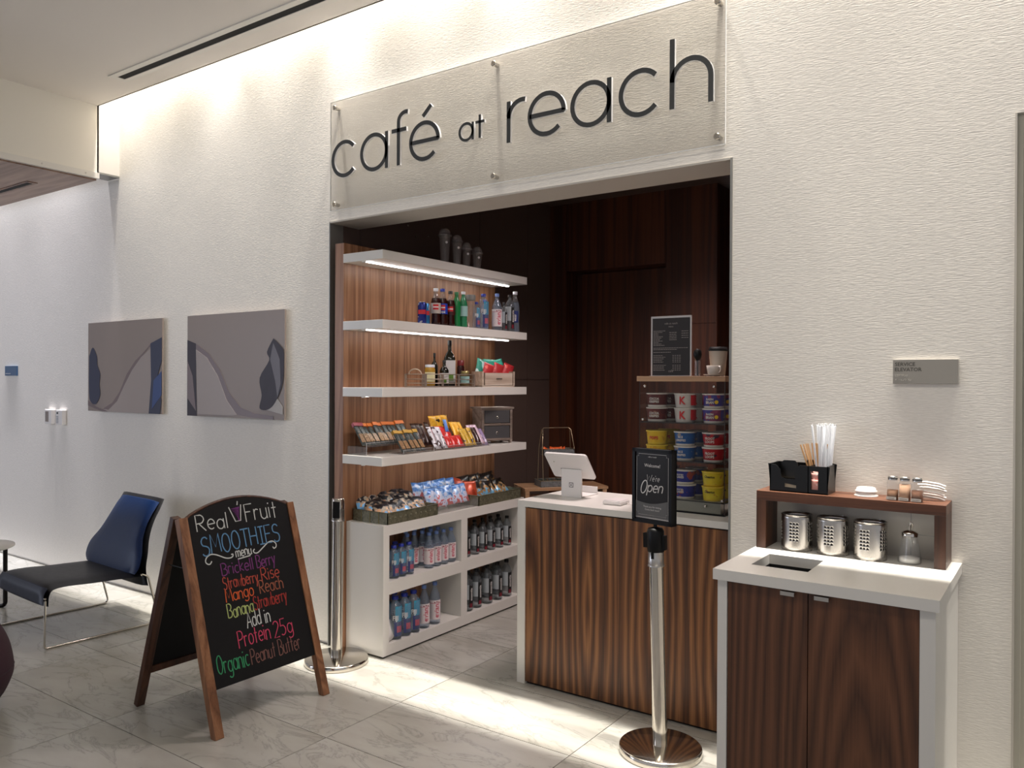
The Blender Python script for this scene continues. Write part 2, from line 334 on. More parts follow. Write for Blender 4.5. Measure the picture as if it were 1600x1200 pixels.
# single-stroke alphabet (cap height 1, x-height .62)
def arc(cx, cy, rx, ry, a0, a1, n=12):
    return [(cx+rx*math.cos(math.radians(a0+(a1-a0)*i/n)), cy+ry*math.sin(math.radians(a0+(a1-a0)*i/n))) for i in range(n+1)]
X = .62
G = {
 'A': (.62, [[(0, 0), (.31, 1), (.6, 0)], [(.1, .36), (.52, .36)]]), 'B': (.58, [[(0, 0), (0, 1)]+arc(.22, .76, .28, .24, 90, -90)+arc(.22, .26, .33, .26, 90, -90)+[(0, 0)]]),
 'E': (.5, [[(.45, 1), (0, 1), (0, 0), (.45, 0)], [(0, .52), (.38, .52)]]), 'F': (.5, [[(.5, 1), (0, 1), (0, 0)], [(0, .55), (.36, .55)]]),
 'H': (.56, [[(0, 0), (0, 1)], [(.5, 0), (.5, 1)], [(0, .5), (.5, .5)]]), 'I': (.4, [[(0, 1), (.4, 1)], [(.2, 1), (.2, 0)], [(0, 0), (.4, 0)]]),
 'M': (.7, [[(0, 0), (.06, 1), (.33, .3), (.6, 1), (.68, 0)]]), 'O': (.6, [arc(.28, .5, .28, .5, 90, 450, 20)]),
 'P': (.52, [[(0, 0), (0, 1)]+arc(.22, .74, .27, .26, 90, -90)+[(0, .48)]]), 'R': (.58, [[(0, 0), (0, 1)]+arc(.22, .74, .27, .26, 90, -90)+[(0, .48)], [(.16, .48), (.54, 0)]]),
 'S': (.52, [arc(.25, .75, .23, .24, 30, 270)+arc(.24, .25, .25, .26, 90, -150)]), 'T': (.56, [[(0, 1), (.56, 1)], [(.28, 1), (.28, 0)]]),
 'W': (.8, [[(0, 1), (.2, 0), (.4, .8), (.6, 0), (.8, 1)]]),
 'a': (.48, [arc(.22, .3, .22, .3, 20, 360), [(.44, X), (.44, 0)]]), 'b': (.48, [[(0, 1), (0, 0)], arc(.22, .3, .22, .3, 180, -180)]),
 'c': (.42, [arc(.22, .31, .22, .31, 50, 310)]), 'd': (.48, [arc(.22, .3, .22, .3, 0, 360), [(.44, 1), (.44, 0)]]),
 'e': (.46, [[(.02, .3), (.44, .34)]+arc(.22, .31, .22, .31, 8, 310)]), 'g': (.48, [arc(.22, .32, .22, .3, 0, 360), [(.44, X), (.44, -.1)]+arc(.22, -.1, .22, .2, 0, -150)]),
 'h': (.46, [[(0, 1), (0, 0)], arc(.21, .36, .21, .25, 180, 0)+[(.42, 0)]]), 'i': (.12, [[(.03, X), (.03, 0)], arc(.03, .85, .02, .02, 0, 360, 6)]),
 'k': (.42, [[(0, 1), (0, 0)], [(.36, X), (.02, .26), (.38, 0)]]), 'l': (.14, [[(.04, 1), (.04, 0)]]),
 'm': (.7, [[(0, X), (0, 0)], arc(.16, .4, .16, .22, 180, 0)+[(.32, 0)], arc(.48, .4, .16, .22, 180, 0)+[(.64, 0)]]),
 'n': (.46, [[(0, X), (0, 0)], arc(.2, .38, .2, .24, 180, 0)+[(.4, 0)]]), 'o': (.48, [arc(.23, .31, .23, .31, 90, 450, 16)]),
 'p': (.48, [[(0, X), (0, -.35)], arc(.22, .31, .22, .3, 180, -180)]), 'r': (.34, [[(0, X), (0, 0)], arc(.17, .36, .17, .24, 180, 50)]),
 's': (.38, [arc(.17, .46, .15, .15, 30, 270)+arc(.17, .15, .17, .16, 90, -150)]), 't': (.36, [[(.15, .95), (.15, 0)], [(0, X), (.32, X)]]),
 'u': (.46, [[(0, X)]+arc(.2, .22, .2, .22, 180, 360)+[(.4, X)], [(.4, .3), (.42, 0)]]), 'w': (.62, [[(0, X), (.14, 0), (.29, .55), (.44, 0), (.58, X)]]),
 'y': (.42, [[(0, X), (.19, .04)], [(.4, X), (.08, -.36)]]), '2': (.5, [arc(.23, .74, .22, .26, 160, -30)+[(0, 0), (.46, 0)]]),
 '5': (.5, [[(.42, 1), (.06, 1), (.04, .56)]+arc(.2, .3, .24, .3, 100, -130)]), "'": (.16, [[(.08, 1), (.04, .8)]]), ' ': (.3, [])}
def ribbon(mb, pts, w, place, closed=False, t=0):
    """flat stroke of width w along 2-D points; place(a, b, depth) gives 3-D; t > 0 thickens it"""
    n = len(pts); Lp = []; Rp = []
    for i in range(n):
        a = pts[(i-1) % n] if (closed or i) else pts[i]; b = pts[(i+1) % n] if (closed or i < n-1) else pts[i]
        dx, dy = b[0]-a[0], b[1]-a[1]; l = math.hypot(dx, dy) or 1; nx, ny = -dy/l*w/2, dx/l*w/2
        x, y = pts[i]; Lp.append((x+nx, y+ny)); Rp.append((x-nx, y-ny))
    m = n if closed else n-1; v = [place(*p, 0) for p in Lp]+[place(*p, 0) for p in Rp]
    f = [(i, (i+1) % n, n+(i+1) % n, n+i) for i in range(m)]
    if t:
        v += [place(*p, t) for p in Lp]+[place(*p, t) for p in Rp]
        f += [tuple(j+2*n for j in reversed(q)) for q in f[:m]]
        f += [(i, i+2*n, (i+1) % n+2*n, (i+1) % n) for i in range(m)]+[(n+i, n+(i+1) % n, 3*n+(i+1) % n, 3*n+i) for i in range(m)]
        if not closed: f += [(0, n, 3*n, 2*n), (n-1, 3*n-1, 4*n-1, 2*n-1)]
    mb.add(v, f)
def strokes(mb, txt, x0, x1, z, h, w, place, jit=0, shear=0):
    tot = sum(G[c][0]+.1 for c in txt)-.1; k = (x1-x0)/tot; x = x0
    for c in txt:
        adv, ss = G[c]; dz = random.uniform(-jit, jit)*h
        for s in ss:
            pts = [(x+a*k+shear*b*h, z+dz+b*h) for a, b in s]
            if jit: pts = [(a+random.uniform(-.008, .008)*h, b+random.uniform(-.008, .008)*h) for a, b in pts]
            ribbon(mb, pts, w, place)
        x += (adv+.1)*k
def cam_rz(x, y): return math.atan2(0-x, -( -3.2066-y))      # turns a -y front towards the camera

# ------------------------------------------------------------------ setting
XL, XR, H = -3.539, -1.1423, 2.474
DX = -.149
w = MB()
w.box(-10, XL-.004, 0, .1, .018, 5.0); w.box(XL-.004, XR+.004, 0, .2314, H, 5.0); w.box(XR+.004, DX, 0, .2, .018, 5.0); w.box(DX, 1.6, 0, .2, 2.47, 5.0)
w.box(-10, XL-.01, .02, .09, 0, .018); w.box(XR+.01, DX-.004, .02, .19, 0, .018)
wf = struct('wall_front', w, WALL); wf['label'] = 'cream wallcovering wall with wavy relief around the cafe opening'
t = MB(); t.box(XL-.004, XL+.003, -.004, .1, 0, H); struct('trim_1', t, GREYM)
t = MB(); t.box(XR-.003, XR+.006, -.006, .2, 0, H); struct('trim_2', t, GREYM)
t = MB(); t.box(XL, XR, -.004, .23, H-.008, H+.001); struct('trim_3', t, pm('header_soffit', (196, 190, 180), .6))
# floor: grout bed with marble tiles laid in it
fl = MB(); fl.box(-10, 3, -7, 3.4, -.06, -.004); floor = struct('floor', fl, GROUT)
px_, py_ = .945, .47; me0 = None
for i in range(-8, 3):
    for j in range(-6, 7):
        x0 = -2.63+px_*i; y0 = .105+py_*j
        if x0 < -9 or x0 > 1 or y0 > 2.6 or y0 < -2.9: continue
        if me0 is None:
            b = MB(); b.box(-px_/2+.0018, px_/2-.0018, -py_/2+.0018, py_/2-.0018, -.03, 0); tl = ob('tile', b, MARBLE, floor); me0 = tl.data
        else:
            tl = bpy.data.objects.new('tile', me0); C.objects.link(tl); tl.parent = floor
        tl.location = (x0+px_/2, y0+py_/2, 0)
b = MB(); b.box(-10, 3, -7, -2.715, -.03, 0); o = ob('far_floor_tiles', b, MARBLE, floor); o['kind'] = 'stuff'
# ceiling with cove gap along the wall
CZ = 3.55; CY = -.155
c = MB(); c.box(-5.835, 3, -7, CY, CZ, CZ+.06); c.box(-5.835, 3, CY-.01, CY, CZ, 4.95)
c.box(-10, 3, CY, 0, 4.95, 5.0); c.box(-10, -5.835, CY-.01, CY, 3.06, 4.95)
ceil = struct('ceiling', c, CEIL)
# lowered bulkhead with wood soffit, left
bk = MB(); bk.box(-10, -5.835, -7, CY, 3.06, CZ+.05); bulk = struct('trim_4', bk, pm('bulkhead_paint', (234, 230, 220), .8)); bulk['label'] = 'cream bulkhead box dropping below the ceiling at left'
b = MB(); b.box(-10, -5.828, -7, CY+.004, 3.018, 3.06); ob('edge_strip', b, WHITE, bulk)
b = MB(); b.box(-10, -5.86, -7, CY-.002, 3.008, 3.018); ob('soffit_board', b, wood('soffit_veneer', (112, 86, 70), (138, 108, 90), (158, 128, 108), axis='x'), bulk)
b = MB(); b.box(-9.8, -6.30, -.44, -.365, 3.004, 3.0085); ob('slot_frame', b, WAL, bulk)
b = MB(); b.box(-9.8, -6.34, -.42, -.385, 3.0025, 3.0075); ob('slot', b, VOID, bulk)
b = MB(); b.box(-5.84, -5.83, CY, 0, 3.067, 4.9); ob('return_panel', b, WHITE, bulk)
b = MB(); b.box(-5.99, -5.83, CY, -.001, 3.055, 3.067); ob('return_ledge', b, GREYM, bulk)
for k in range(5):
    b = MB(); b.lathe([(.006, 0), (.006, .003)], 8); b.xf(Matrix.Translation((-5.827, -.25-.3*k, 3.04)) @ Matrix.Rotation(PI/2, 4, 'Y')); ob('screw', b, STEEL, bulk)
# linear diffuser
d = thing('linear_diffuser', (-4.0, -.36, CZ), 'long white slot air diffuser recessed in the lobby ceiling', 'air vent')
b = MB(); b.box(-5.2, -.5, -.425, -.385, CZ-.006, CZ); b.box(-5.2, -.5, -.335, -.295, CZ-.006, CZ); b.box(-5.2, -5.16, -.385, -.335, CZ-.006, CZ); ob('frame', b, pm('diffuser_white', (232, 228, 220), .5), d, True)
b = MB(); b.box(-5.16, -.5, -.385, -.335, CZ-.003, CZ+.0); ob('slot', b, VOID, d, True)
# cafe recess
b = MB(); b.box(-3.62, XL, .1, 2.5, 0, 3.05); wl = struct('wall_left', b, DARKP)
for (y0, y1, z0, z1) in [(.24, 1.43, 1.565, 3.0), (1.436, 2.06, 1.565, 3.0), (2.066, 2.395, 1.565, 3.0), (.24, 1.43, .1, 1.56), (1.436, 2.06, .1, 1.56), (2.066, 2.395, .1, 1.56)]:
    b = MB(); b.box(XL, XL+.006, y0, y1, z0, z1); ob('panel', b, DARKP, wl)
for y, z in [(.62, 2.62), (.66, 2.56), (.74, 2.5), (.86, 2.52)]:
    b = MB(); b.lathe([(.005, 0), (.006, .003)], 8); b.xf(Matrix.Translation((XL+.006, y, z)) @ Matrix.Rotation(PI/2, 4, 'Y')); ob('screw', b, STEEL, wl)
b = MB(); b.box(-3.62, -2.1, 2.43, 2.62, 0, 3.05); wb = struct('wall_back', b, WALB)
BK = [(-3.527, -3.38, 0, 3.0), (-3.376, -2.503, 2.449, 3.0), (-2.499, -2.104, 0, 1.98), (-2.499, -2.104, 1.984, 3.0)]
wb.data.clear_geometry(); b = MB(); b.box(-3.54, -3.376, 2.405, 2.7, 0, 3.05); b.box(-3.376, -2.503, 2.405, 2.7, 2.449, 3.05); b.box(-2.503, -2.1, 2.405, 2.7, 0, 3.05); b.box(-3.4, -2.4, 2.62, 2.7, 0, 2.5)
wb.data.from_pydata(b.v, [], b.f)
for x0, x1, z0, z1 in BK:
    b = MB(); b.box(x0, x1, 2.4, 2.406, z0, z1); ob('panel', b, WALB, wb)
b = MB(); b.box(-3.372, -2.505, 2.57, 2.61, .01, 2.44); dr = struct('door_2', b, WALB); dr['label'] = 'dark wood door recessed in the back wall of the cafe'
b = MB(); b.box(-2.1, -.9, 2.95, 3.0, 0, 3.05); struct('wall_back.001', b, WALB)
b = MB(); b.box(XR+.004, XR+.1, .2, 3.0, 0, 3.05); struct('wall_right', b, DARKP)
b = MB(); b.box(-3.62, XR+.1, .2314, 3.0, 3.0, 3.1); struct('ceiling.001', b, DARKP)
# elevator door at the right edge
b = MB(); b.box(DX, 1.6, .05, .09, 0, 2.47); dd = struct('door_1', b, pm('painted_grey_door', (186, 182, 166), .5)); dd['label'] = 'grey service door recessed at the right edge'
b = MB(); b.box(DX, DX+.02, .015, .05, 0, 2.47); b.box(DX+.02, 1.6, .015, .05, 2.42, 2.47); ob('door_frame', b, pm('door_frame_paint', (176, 172, 158), .5), dd)
b = MB(); b.box(DX-.004, DX+.002, -.003, .03, 0, 2.472); struct('trim_5', b, pm('corner_bead', (196, 190, 180), .4))

# ------------------------------------------------------------------ cafe sign
SY = -.036
sg = thing('cafe_sign', (-2.33, -.03, 2.527), 'clear acrylic wall sign with large dark lowercase letters above the cafe opening', 'sign')
b = MB(); b.box(-3.5036, -1.1589, SY+.003, SY+.012, 2.5271, 3.1521); ob('panel', b, clear('sign_acrylic', (243, 242, 240), .12, .06, .955), sg, True)
b = MB(); b.box(-3.5036, -1.1589, SY+.003, SY+.012, 2.5241, 2.5271); b.box(-1.1589, -1.1574, SY+.003, SY+.012, 2.5271, 3.1521); b.box(-3.505, -3.5036, SY+.003, SY+.012, 2.5271, 3.1521); b.box(-3.5036, -1.1589, SY+.003, SY+.012, 3.1521, 3.1531)
ob('polished_edge', b, EDGE, sg, True)  # white strips stand for light caught in the clear panel's edges
for x in (-3.4657, -2.333, -1.1909):
    for z in (2.5616, 3.1158):
        b = MB(); b.lathe([(.011, 0), (.011, .034)], 14); b.xf(Matrix.Translation((x, -.001, z)) @ Matrix.Rotation(PI/2, 4, 'X')); so = ob('standoff', b, STEEL, sg, True)
        b = MB(); b.lathe([(.015, 0), (.015, .006), (.011, .009)], 14); b.xf(Matrix.Translation((x, SY+.003, z)) @ Matrix.Rotation(PI/2, 4, 'X')); ob('cap', b, CHROME, so, True)
INK = pm('dark_sign_face', (52, 54, 54), .45); LBACK = clear('letter_backing_lit_white', (250, 250, 250), .35, .05, .35, (250, 250, 250))  # backing body is white to stand for light caught on the letters' clear sides
def sign_letter(parts, x, base, xh, wd):
    """parts: strokes with x-height 1"""
    fr, bk2 = MB(), MB()
    for s in parts:
        cl = len(s) > 2 and abs(s[0][0]-s[-1][0]) < 1e-6 and abs(s[0][1]-s[-1][1]) < 1e-6
        q = [(x+a*xh, base+c_*xh) for a, c_ in (s[:-1] if cl else s)]
        ribbon(fr, q, wd, lambda a, z, d: (a, SY-.0095-d, z), cl, .002)
        ribbon(bk2, q, wd*1.12, lambda a, z, d: (a, SY+.003-d, z), cl, .0122)
    l = ob('letter', fr, INK, sg, True); ob('letter_backing', bk2, LBACK, l, True)
xh = .19; wd = .0215; hb = 2.7065+.006
r_ = .5
LT = {'c': [arc(.5, .5, .5, .5, 42, 318, 26)], 'a': [arc(.5, .5, .5, .5, 0, 360, 32), [(1, 1.02), (1, -.03)]],
 'f': [[(.22, -.03), (.22, 1.15)]+arc(.5, 1.2, .28, .24, 180, 75, 8), [(-.04, .96), (.52, .96)]],
 'e': [[(0, .5), (1, .5)]+arc(.5, .5, .5, .5, 0, 316, 28)], 'ac': [[(.42, 1.18), (.72, 1.45)]],
 'r': [[(0, 1.02), (0, -.03)], arc(.42, .58, .42, .42, 180, 78, 10)], 'h': [[(0, 1.53), (0, -.03)], arc(.45, .56, .45, .45, 180, 0, 16)+[(.9, -.03)]],
 't': [[(.22, 1.35), (.22, -.03)], [(-.1, .93), (.56, .93)]]}
for ch, x in [('c', -3.467), ('a', -3.236), ('f', -3.0), ('e', -2.870), ('ac', -2.865), ('r', -2.234), ('e', -2.112), ('a', -1.876), ('c', -1.628), ('h', -1.386)]:
    sign_letter(LT[ch], x, hb, xh, wd)
sign_letter(LT['a'], -2.538, 2.763, .084, .0135); sign_letter(LT['t'], -2.428, 2.763, .084, .0135)

# ------------------------------------------------------------------ wall pictures, plates
def picture(x0, x1, z0, z1, label, shapes, n, bg):
    p = thing('wall_picture', ((x0+x1)/2, -.02, z0), label, 'picture')
    b = MB(); b.box(x0, x1, -.03, -.018, z0, z1); ob('panel', b, bg, p, True)
    b = MB(); b.box(x0+.1, x1-.1, -.018, -.0005, z0+.15, z1-.15); ob('mount', b, GREYM, p, True)
    W_, H_ = x1-x0, z1-z0
    for k, (poly, m) in enumerate(shapes):
        if m in (INKB, INKD) and len(poly) > 8: poly = [(min(max(a_, 0), 1), min(max(c_, 0), 1)) for a_, c_ in curve2(poly+poly[:1], 4)[:-1]]
        b = MB(); b.prism([(u*W_, v*H_) for u, v in poly], (x0, -.0306-.0006*k, z0), (1, 0, 0), (0, 0, 1), (0, -.0005, 0)); ob('print', b, m, p, True)
INKD = pm('sheer_dark_ink', (54, 45, 52), .4, spec=.2); INKB = pm('sheer_blue_ink', (44, 48, 74), .3, spec=.25); INKM = pm('sheer_mid_ink', (122, 106, 106), .3, spec=.25); INKL = pm('sheer_light_ink', (164, 152, 146), .3, spec=.25); INKS = pm('sheer_pale_ink', (176, 168, 160), .3, spec=.25)
def band(top, bot): return top+bot[::-1]
P1 = [([(.0, .06), (.2, .0), (.32, .0), (.12, .05), (.0, .12)], INKM),
 (band([(.22, .03), (.35, .1), (.45, .22), (.55, .42), (.66, .56), (.78, .66), (.88, .76)], [(.3, .02), (.42, .12), (.52, .3), (.62, .46), (.74, .6), (.84, .7), (.88, .7)]), INKM),
 (band([(.22, .03), (.3, .02), (.42, .12), (.52, .3), (.62, .46), (.74, .6), (.88, .7)], [(.3, .0), (.5, .0), (.6, .0), (.7, .0), (.8, .0), (.84, .0), (.86, .0)]), INKL),
 ([(.02, .62), (.07, .72), (.13, .62), (.14, .52), (.18, .42), (.17, .3), (.18, .18), (.12, .08), (.05, .1), (.02, .2)], INKB),
 ([(.86, .74), (1, .8), (1, .55), (.93, .35), (1, .15), (.98, .0), (.84, .0), (.87, .35)], INKB), ([(.9, .35), (1, .45), (1, .2), (.88, .05)], pm('sheer_bright_blue_ink', (48, 72, 126), .3, spec=.25))]
P2 = [([(0, .76), (.1, .72), (.1, .4), (.11, .0), (.0, .0)], INKD), ([(.0, .55), (.06, .4), (.1, .05), (0, .18)], INKM),
 (band([(.1, .72), (.24, .62), (.36, .46), (.46, .24), (.58, .1), (.72, .05), (.9, .03)], [(.1, .66), (.22, .58), (.34, .4), (.44, .16), (.54, .03), (.7, .01), (.9, .0)]), INKM),
 (band([(.1, .66), (.22, .58), (.34, .4), (.44, .16), (.54, .03)], [(.12, .02), (.2, .02), (.3, .02), (.4, .02), (.5, .02)]), INKL),
 ([(.78, .1), (.9, .25), (.99, .12), (.99, .05)], INKS),
 ([(.9, .74), (.84, .62), (.86, .54), (.77, .38), (.79, .22), (.77, .1), (.85, .09), (.92, .16), (.99, .34), (1, .6), (.96, .68)], INKD),
 ([(.9, .7), (.87, .55), (.92, .35), (.94, .2), (.97, .33), (.96, .55)], pm('sheer_rib_ink', (92, 82, 84), .3, spec=.25))]
BG = pm('art_glass_taupe', (150, 137, 129), .32, spec=.2)
picture(-6.2173, -5.2117, 1.3059, 1.9808, 'left of two taupe glass wall pictures, bluish dark leaf at its left edge', P1, 1, BG)
picture(-4.9085, -3.9032, 1.3059, 1.9808, 'right of two taupe glass wall pictures, dark ribbed leaf at its right edge', P2, 2, BG)
e = thing('door_plate', (-.422, 0, 1.5476), 'grey plate lettered SERVICE ELEVATOR with braille on the cream wall', 'sign')
b = MB(); b.box(-.5274, -.3164, -.014, -.0005, 1.5476, 1.6355); ob('plate', b, pm('grey_plate', (156, 152, 144), .5), e, True, .001)
b = MB(); text(b, 'SERVICE', .0185, (-.520, -.0155, 1.612), align=1, bold=.012); text(b, 'ELEVATOR', .0185, (-.520, -.0155, 1.593), align=1, bold=.012); ob('lettering', b, pm('plate_ink', (78, 76, 70), .5), e, True)
b = MB()
random.seed(3)
for row, n in ((1.579, 7), (1.564, 9)):
    for k in range(n):
        for i in range(2):
            for j in range(3):
                if random.random() < .5: b.lathe([(.0011, 0), (.0008, .001)], 6, 0, 0); v6 = b.v[-18:]
ob_b = MB(); random.seed(3)
for row, n in ((1.579, 7), (1.564, 9)):
    for k in range(n):
        for i in range(2):
            for j in range(3):
                if random.random() < .5:
                    x = -.519+k*.0062+i*.0024; z = row-j*.0024; ob_b.box(x-.0008, x+.0008, -.0156, -.014, z-.0008, z+.0008)
ob('braille', ob_b, pm('braille_dots', (210, 206, 198), .4), e, True)
e = thing('room_plate', (-7.56, 0, 1.577), 'small blue plate on the wall at far left', 'sign')
b = MB(); b.box(-7.674, -7.455, -.012, -.0005, 1.577, 1.661); ob('plate', b, pm('blue_plate', (58, 92, 128), .4), e, True)
b = MB()
for k in range(5): b.box(-7.66+.02*k, -7.65+.02*k, -.0128, -.012, 1.592, 1.597)
ob('lettering', b, WHITEP, e, True)
for i, (x0, x1, lb) in enumerate([(-6.90, -6.79, 'left of two white wall thermostats, with a grey display'), (-6.72, -6.612, 'right of two white wall thermostats, with a small black window')]):
    e = thing('thermostat', ((x0+x1)/2, 0, 1.18), lb, 'thermostat')
    b = MB(); b.box(x0, x1, -.035, -.0005, 1.18, 1.30); ob('case', b, WHITEP, e, True, .004)
    b = MB(); (b.box(x0+.012, x1-.045, -.0362, -.035, 1.2, 1.285) if i == 0 else b.box(x0+.02, x0+.045, -.0362, -.035, 1.268, 1.282)); ob('display', b, pm('grey_display', (128, 116, 108), .3) if i == 0 else BLACK, e, True)
    if i:
        b = MB()
        for k in range(5): b.box(x0+.015, x0+.05, -.0362, -.035, 1.195+.012*k, 1.201+.012*k)
        ob('button_row', b, pm('grey_print', (140, 140, 146), .5), e, True)

# ------------------------------------------------------------------ walnut display back, shelves, base unit
e = thing('display_back_panel', (-3.44, .7, 0), 'tall walnut veneer panel fixed behind the floating shelves', 'panel')
b = MB(); b.box(-3.475, -3.405, -.018, 1.45, .0, 2.337); ob('panel', b, WALP, e, True)
b = MB(); b.box(-3.533, -3.475, .06, 1.4, .0, 2.3); ob('mounting_frame', b, BLACK, e, True)
SH = [2.2717, 1.8869, 1.5098, 1.1255]; SHB = [2.2213, 1.8371, 1.4582, 1.0755]
sn = ['top floating white shelf holding dome-lidded cups', 'second white shelf from the top, holding the drink bottles', 'third white shelf from the top, holding the wire tray', 'lowest floating white shelf, holding candy and snack bars']
for k in range(4):
    e = thing('floating_shelf', (-3.25, .69, SHB[k]), sn[k], 'shelf', 'floating shelves in the cafe')
    b = MB(); b.box(-3.4045, -3.0934, -.0226, 1.4017, SHB[k], SH[k]); ob('board', b, WHITE, e, True, .0015)
    b = MB(); b.box(-3.259, -3.248, .0, 1.40, SHB[k]-(.004 if k < 2 else .0016), SHB[k]-.0002); ob('led_strip', b, LED, e, True)
    b = MB(); b.box(-3.264, -3.242, -.012, -.001, SHB[k]-.006, SHB[k]-.0003); ob('clip', b, WHITEP, e, True)
e = thing('base_cabinet', (-3.25, .7, 0), 'low white open cabinet with water bottles in four bays', 'cabinet')
b = MB(); x0, x1 = -3.404, -3.1115
b.box(x0, x1, .0108, 1.40, .682, .7398); ob('top', b, WHITE, e, True)
for y0, y1 in ((.0108, .058), (.703, .765), (1.36, 1.40)):
    b = MB(); b.box(x0, x1, y0, y1, .012, .682); ob('upright', b, WHITE, e, True)
for y0, y1 in ((.058, .703), (.765, 1.36)):
    b = MB(); b.box(x0, x1, y0, y1, .35, .42); ob('shelf', b, WHITE, e, True)
    b = MB(); b.box(x0, x1, y0, y1, .012, .073); ob('bottom_shelf', b, WHITE, e, True)
b = MB(); b.box(x0+.02, x1-.02, .03, 1.39, 0, .012); ob('plinth', b, BLACK, e, True)

# ------------------------------------------------------------------ bottles
WATER = clear('clear_water', (236, 242, 248), .25, trans=.86, body=(190, 206, 226), rim=1)
def bottle(name, h, r, label, cat, body, cap, prof=None, sq=0, n=16, group=None, shoulder=.66, neck=.36):
    t = thing(name, (0, 0, -20), label, cat, group)
    hc = h*.93
    p = prof or [(r*.8, 0), (r, h*.03), (r, h*.3), (r*.97, h*.32), (r, h*.34), (r, h*shoulder), (r*.8, h*(shoulder+.1)), (r*neck, h*.88), (r*neck, hc)]
    b = MB()
    if sq:
        m_ = len(p)
        b.lathe(p, 20, sq=sq)
    else: b.lathe(p, n)
    ob('body', b, body, t)
    b = MB(); b.lathe([(r*neck*1.2, hc-.002), (r*neck*1.2, h), (r*neck*.9, h+.001)], 12); ob('cap', b, cap, t)
    return t
BL = pm('blue_cap', (30, 48, 150), .35); LB = pm('pale_blue_cap', (112, 140, 200), .35); BK_ = pm('black_cap', (18, 18, 20), .4); WC = pm('white_cap', (214, 216, 222), .35)
def label_band(t, r, z0, z1, a0, a1, m, name='label'):
    b = MB(); patch_round(b, r, z0, z1, a0, a1); return ob(name, b, m, t)
def fiji(h, r):
    t = bottle('water_bottle', h, r, 'x', 'bottle', WATER, BL, sq=.5, shoulder=.72, neck=.42)
    R_ = r*1.0
    label_band(t, R_*1.02, h*.42, h*.78, .1, 2.6, pm('turquoise_label', (36, 148, 178), .35)); label_band(t, R_*1.025, h*.08, h*.42, -.1, 2.6, pm('deep_blue_label', (38, 50, 110), .35))
    b = MB(); text_round(b, 'FIJI', h*.155, R_*1.06, h*.46, .02, ang=.1, sx=.8); ob('lettering', b, WHITEP, t)
    b = MB(); patch_round(b, R_*1.05, h*.17, h*.32, .3, 1.1, 6); ob('flower_emblem', b, pm('pink_red_flower', (206, 44, 70), .4), t)
    return t
def evian(h, r):
    t = bottle('water_bottle', h, r, 'x', 'bottle', WATER, LB, shoulder=.62, neck=.36)
    label_band(t, r*1.02, h*.12, h*.58, -1.5, 1.5, pm('pale_paper_label', (226, 214, 214), .45))
    b = MB(); text_round(b, 'evian', h*.17, r*1.05, h*.33, .015, vert=True, ang=.35, sx=.95); ob('lettering', b, pm('rose_lettering', (196, 66, 92), .4), t)
    b = MB()
    for k in range(3): patch_round(b, r*1.05, h*(.52+.012*(k % 2)), h*(.545+.012*(k % 2)), -.1+.38*k, .12+.38*k, 2)
    ob('mountain_emblem', b, pm('dark_red_print', (120, 30, 44), .4), t)
    b = MB(); patch_round(b, r*1.04, h*.505, h*.515, -1.2, 1.2, 8); ob('label_rule', b, pm('rose_lettering', (0, 0, 0)), t)
    return t
def essentia(h, r):
    t = bottle('water_bottle', h, r, 'x', 'bottle', clear('smoky_water', (226, 229, 231), .25, trans=.84, body=(160, 166, 170), rim=1), BK_, shoulder=.68, neck=.34)
    label_band(t, r*1.02, h*.3, h*.68, -1.6, .3, pm('frosted_grey_label', (168, 176, 180), .5))
    label_band(t, r*1.03, h*.1, h*.66, .3, 1.15, BK_); label_band(t, r*1.04, h*.1, h*.2, .45, 1.0, pm('dark_red_print', (0, 0, 0)), 'emblem')
    b = MB(); text_round(b, 'essentia', h*.105, r*1.06, h*.43, .01, vert=True, ang=.72, sx=.95); ob('lettering', b, WHITEP, t)
    return t
FJ, FJL = fiji(.185, .031), fiji(.242, .038); EV, EVL = evian(.212, .031), evian(.252, .034); ES, ESL = essentia(.2, .032), essentia(.25, .037)
PROTO = [FJ, FJL, EV, EVL, ES, ESL]
def put(proto, x, y, z, label, group, used=set(), rz=None):
    loc = (x, y, z); rot = (0, 0, cam_rz(x, y) if rz is None else rz)
    if id(proto) in used: o = dup(proto, loc, rot, label)
    else: used.add(id(proto)); o = proto; o.location = loc; o.rotation_euler = rot; o['label'] = label
    if group: o['group'] = group
    return o
def row(proto, xs, ys, z, desc, group):
    for i, y in enumerate(ys):
        put(proto, xs[i] if isinstance(xs, (list, tuple)) else xs, y, z, desc.replace('#', nth(i, len(ys))), group)
row(FJ, -3.165, [.15, .212, .277], .42, 'square blue-capped bottle, # in front, top left bay', 'square blue water bottles, upper left bay')
row(FJ, -3.235, [.16, .235], .42, 'square blue-capped bottle, # of two behind, top left bay', 'square blue water bottles, upper left bay')
row(EV, -3.165, [.458, .526, .594, .667], .42, 'pale-labelled round water bottle, # of four in front, upper left bay', 'pink-lettered water bottles, upper left bay')
row(EV, [-3.24, -3.245, -3.24, -3.24, -3.24], [.345, .412, .48, .56, .63], .42, 'pale-labelled bottle, # in second row, top left bay', 'pink-lettered water bottles, upper left bay')
row(EV, -3.32, [.42, .5, .58, .65], .42, 'pale-labelled bottle, # in rearmost row, top left bay', 'pink-lettered water bottles, upper left bay')
row(FJL, -3.16, [.158, .237, .315], .073, 'tall square blue-capped bottle, # in front, lower left bay', 'square blue water bottles, lower left bay')
row(FJL, -3.245, [.16, .24, .32], .073, 'tall square blue-capped bottle, # in rear row, lower left bay', 'square blue water bottles, lower left bay')
row(EVL, -3.16, [.408, .508], .073, 'tall pink-lettered water bottle, # of two, lower left bay', 'pink-lettered water bottles, lower left bay')
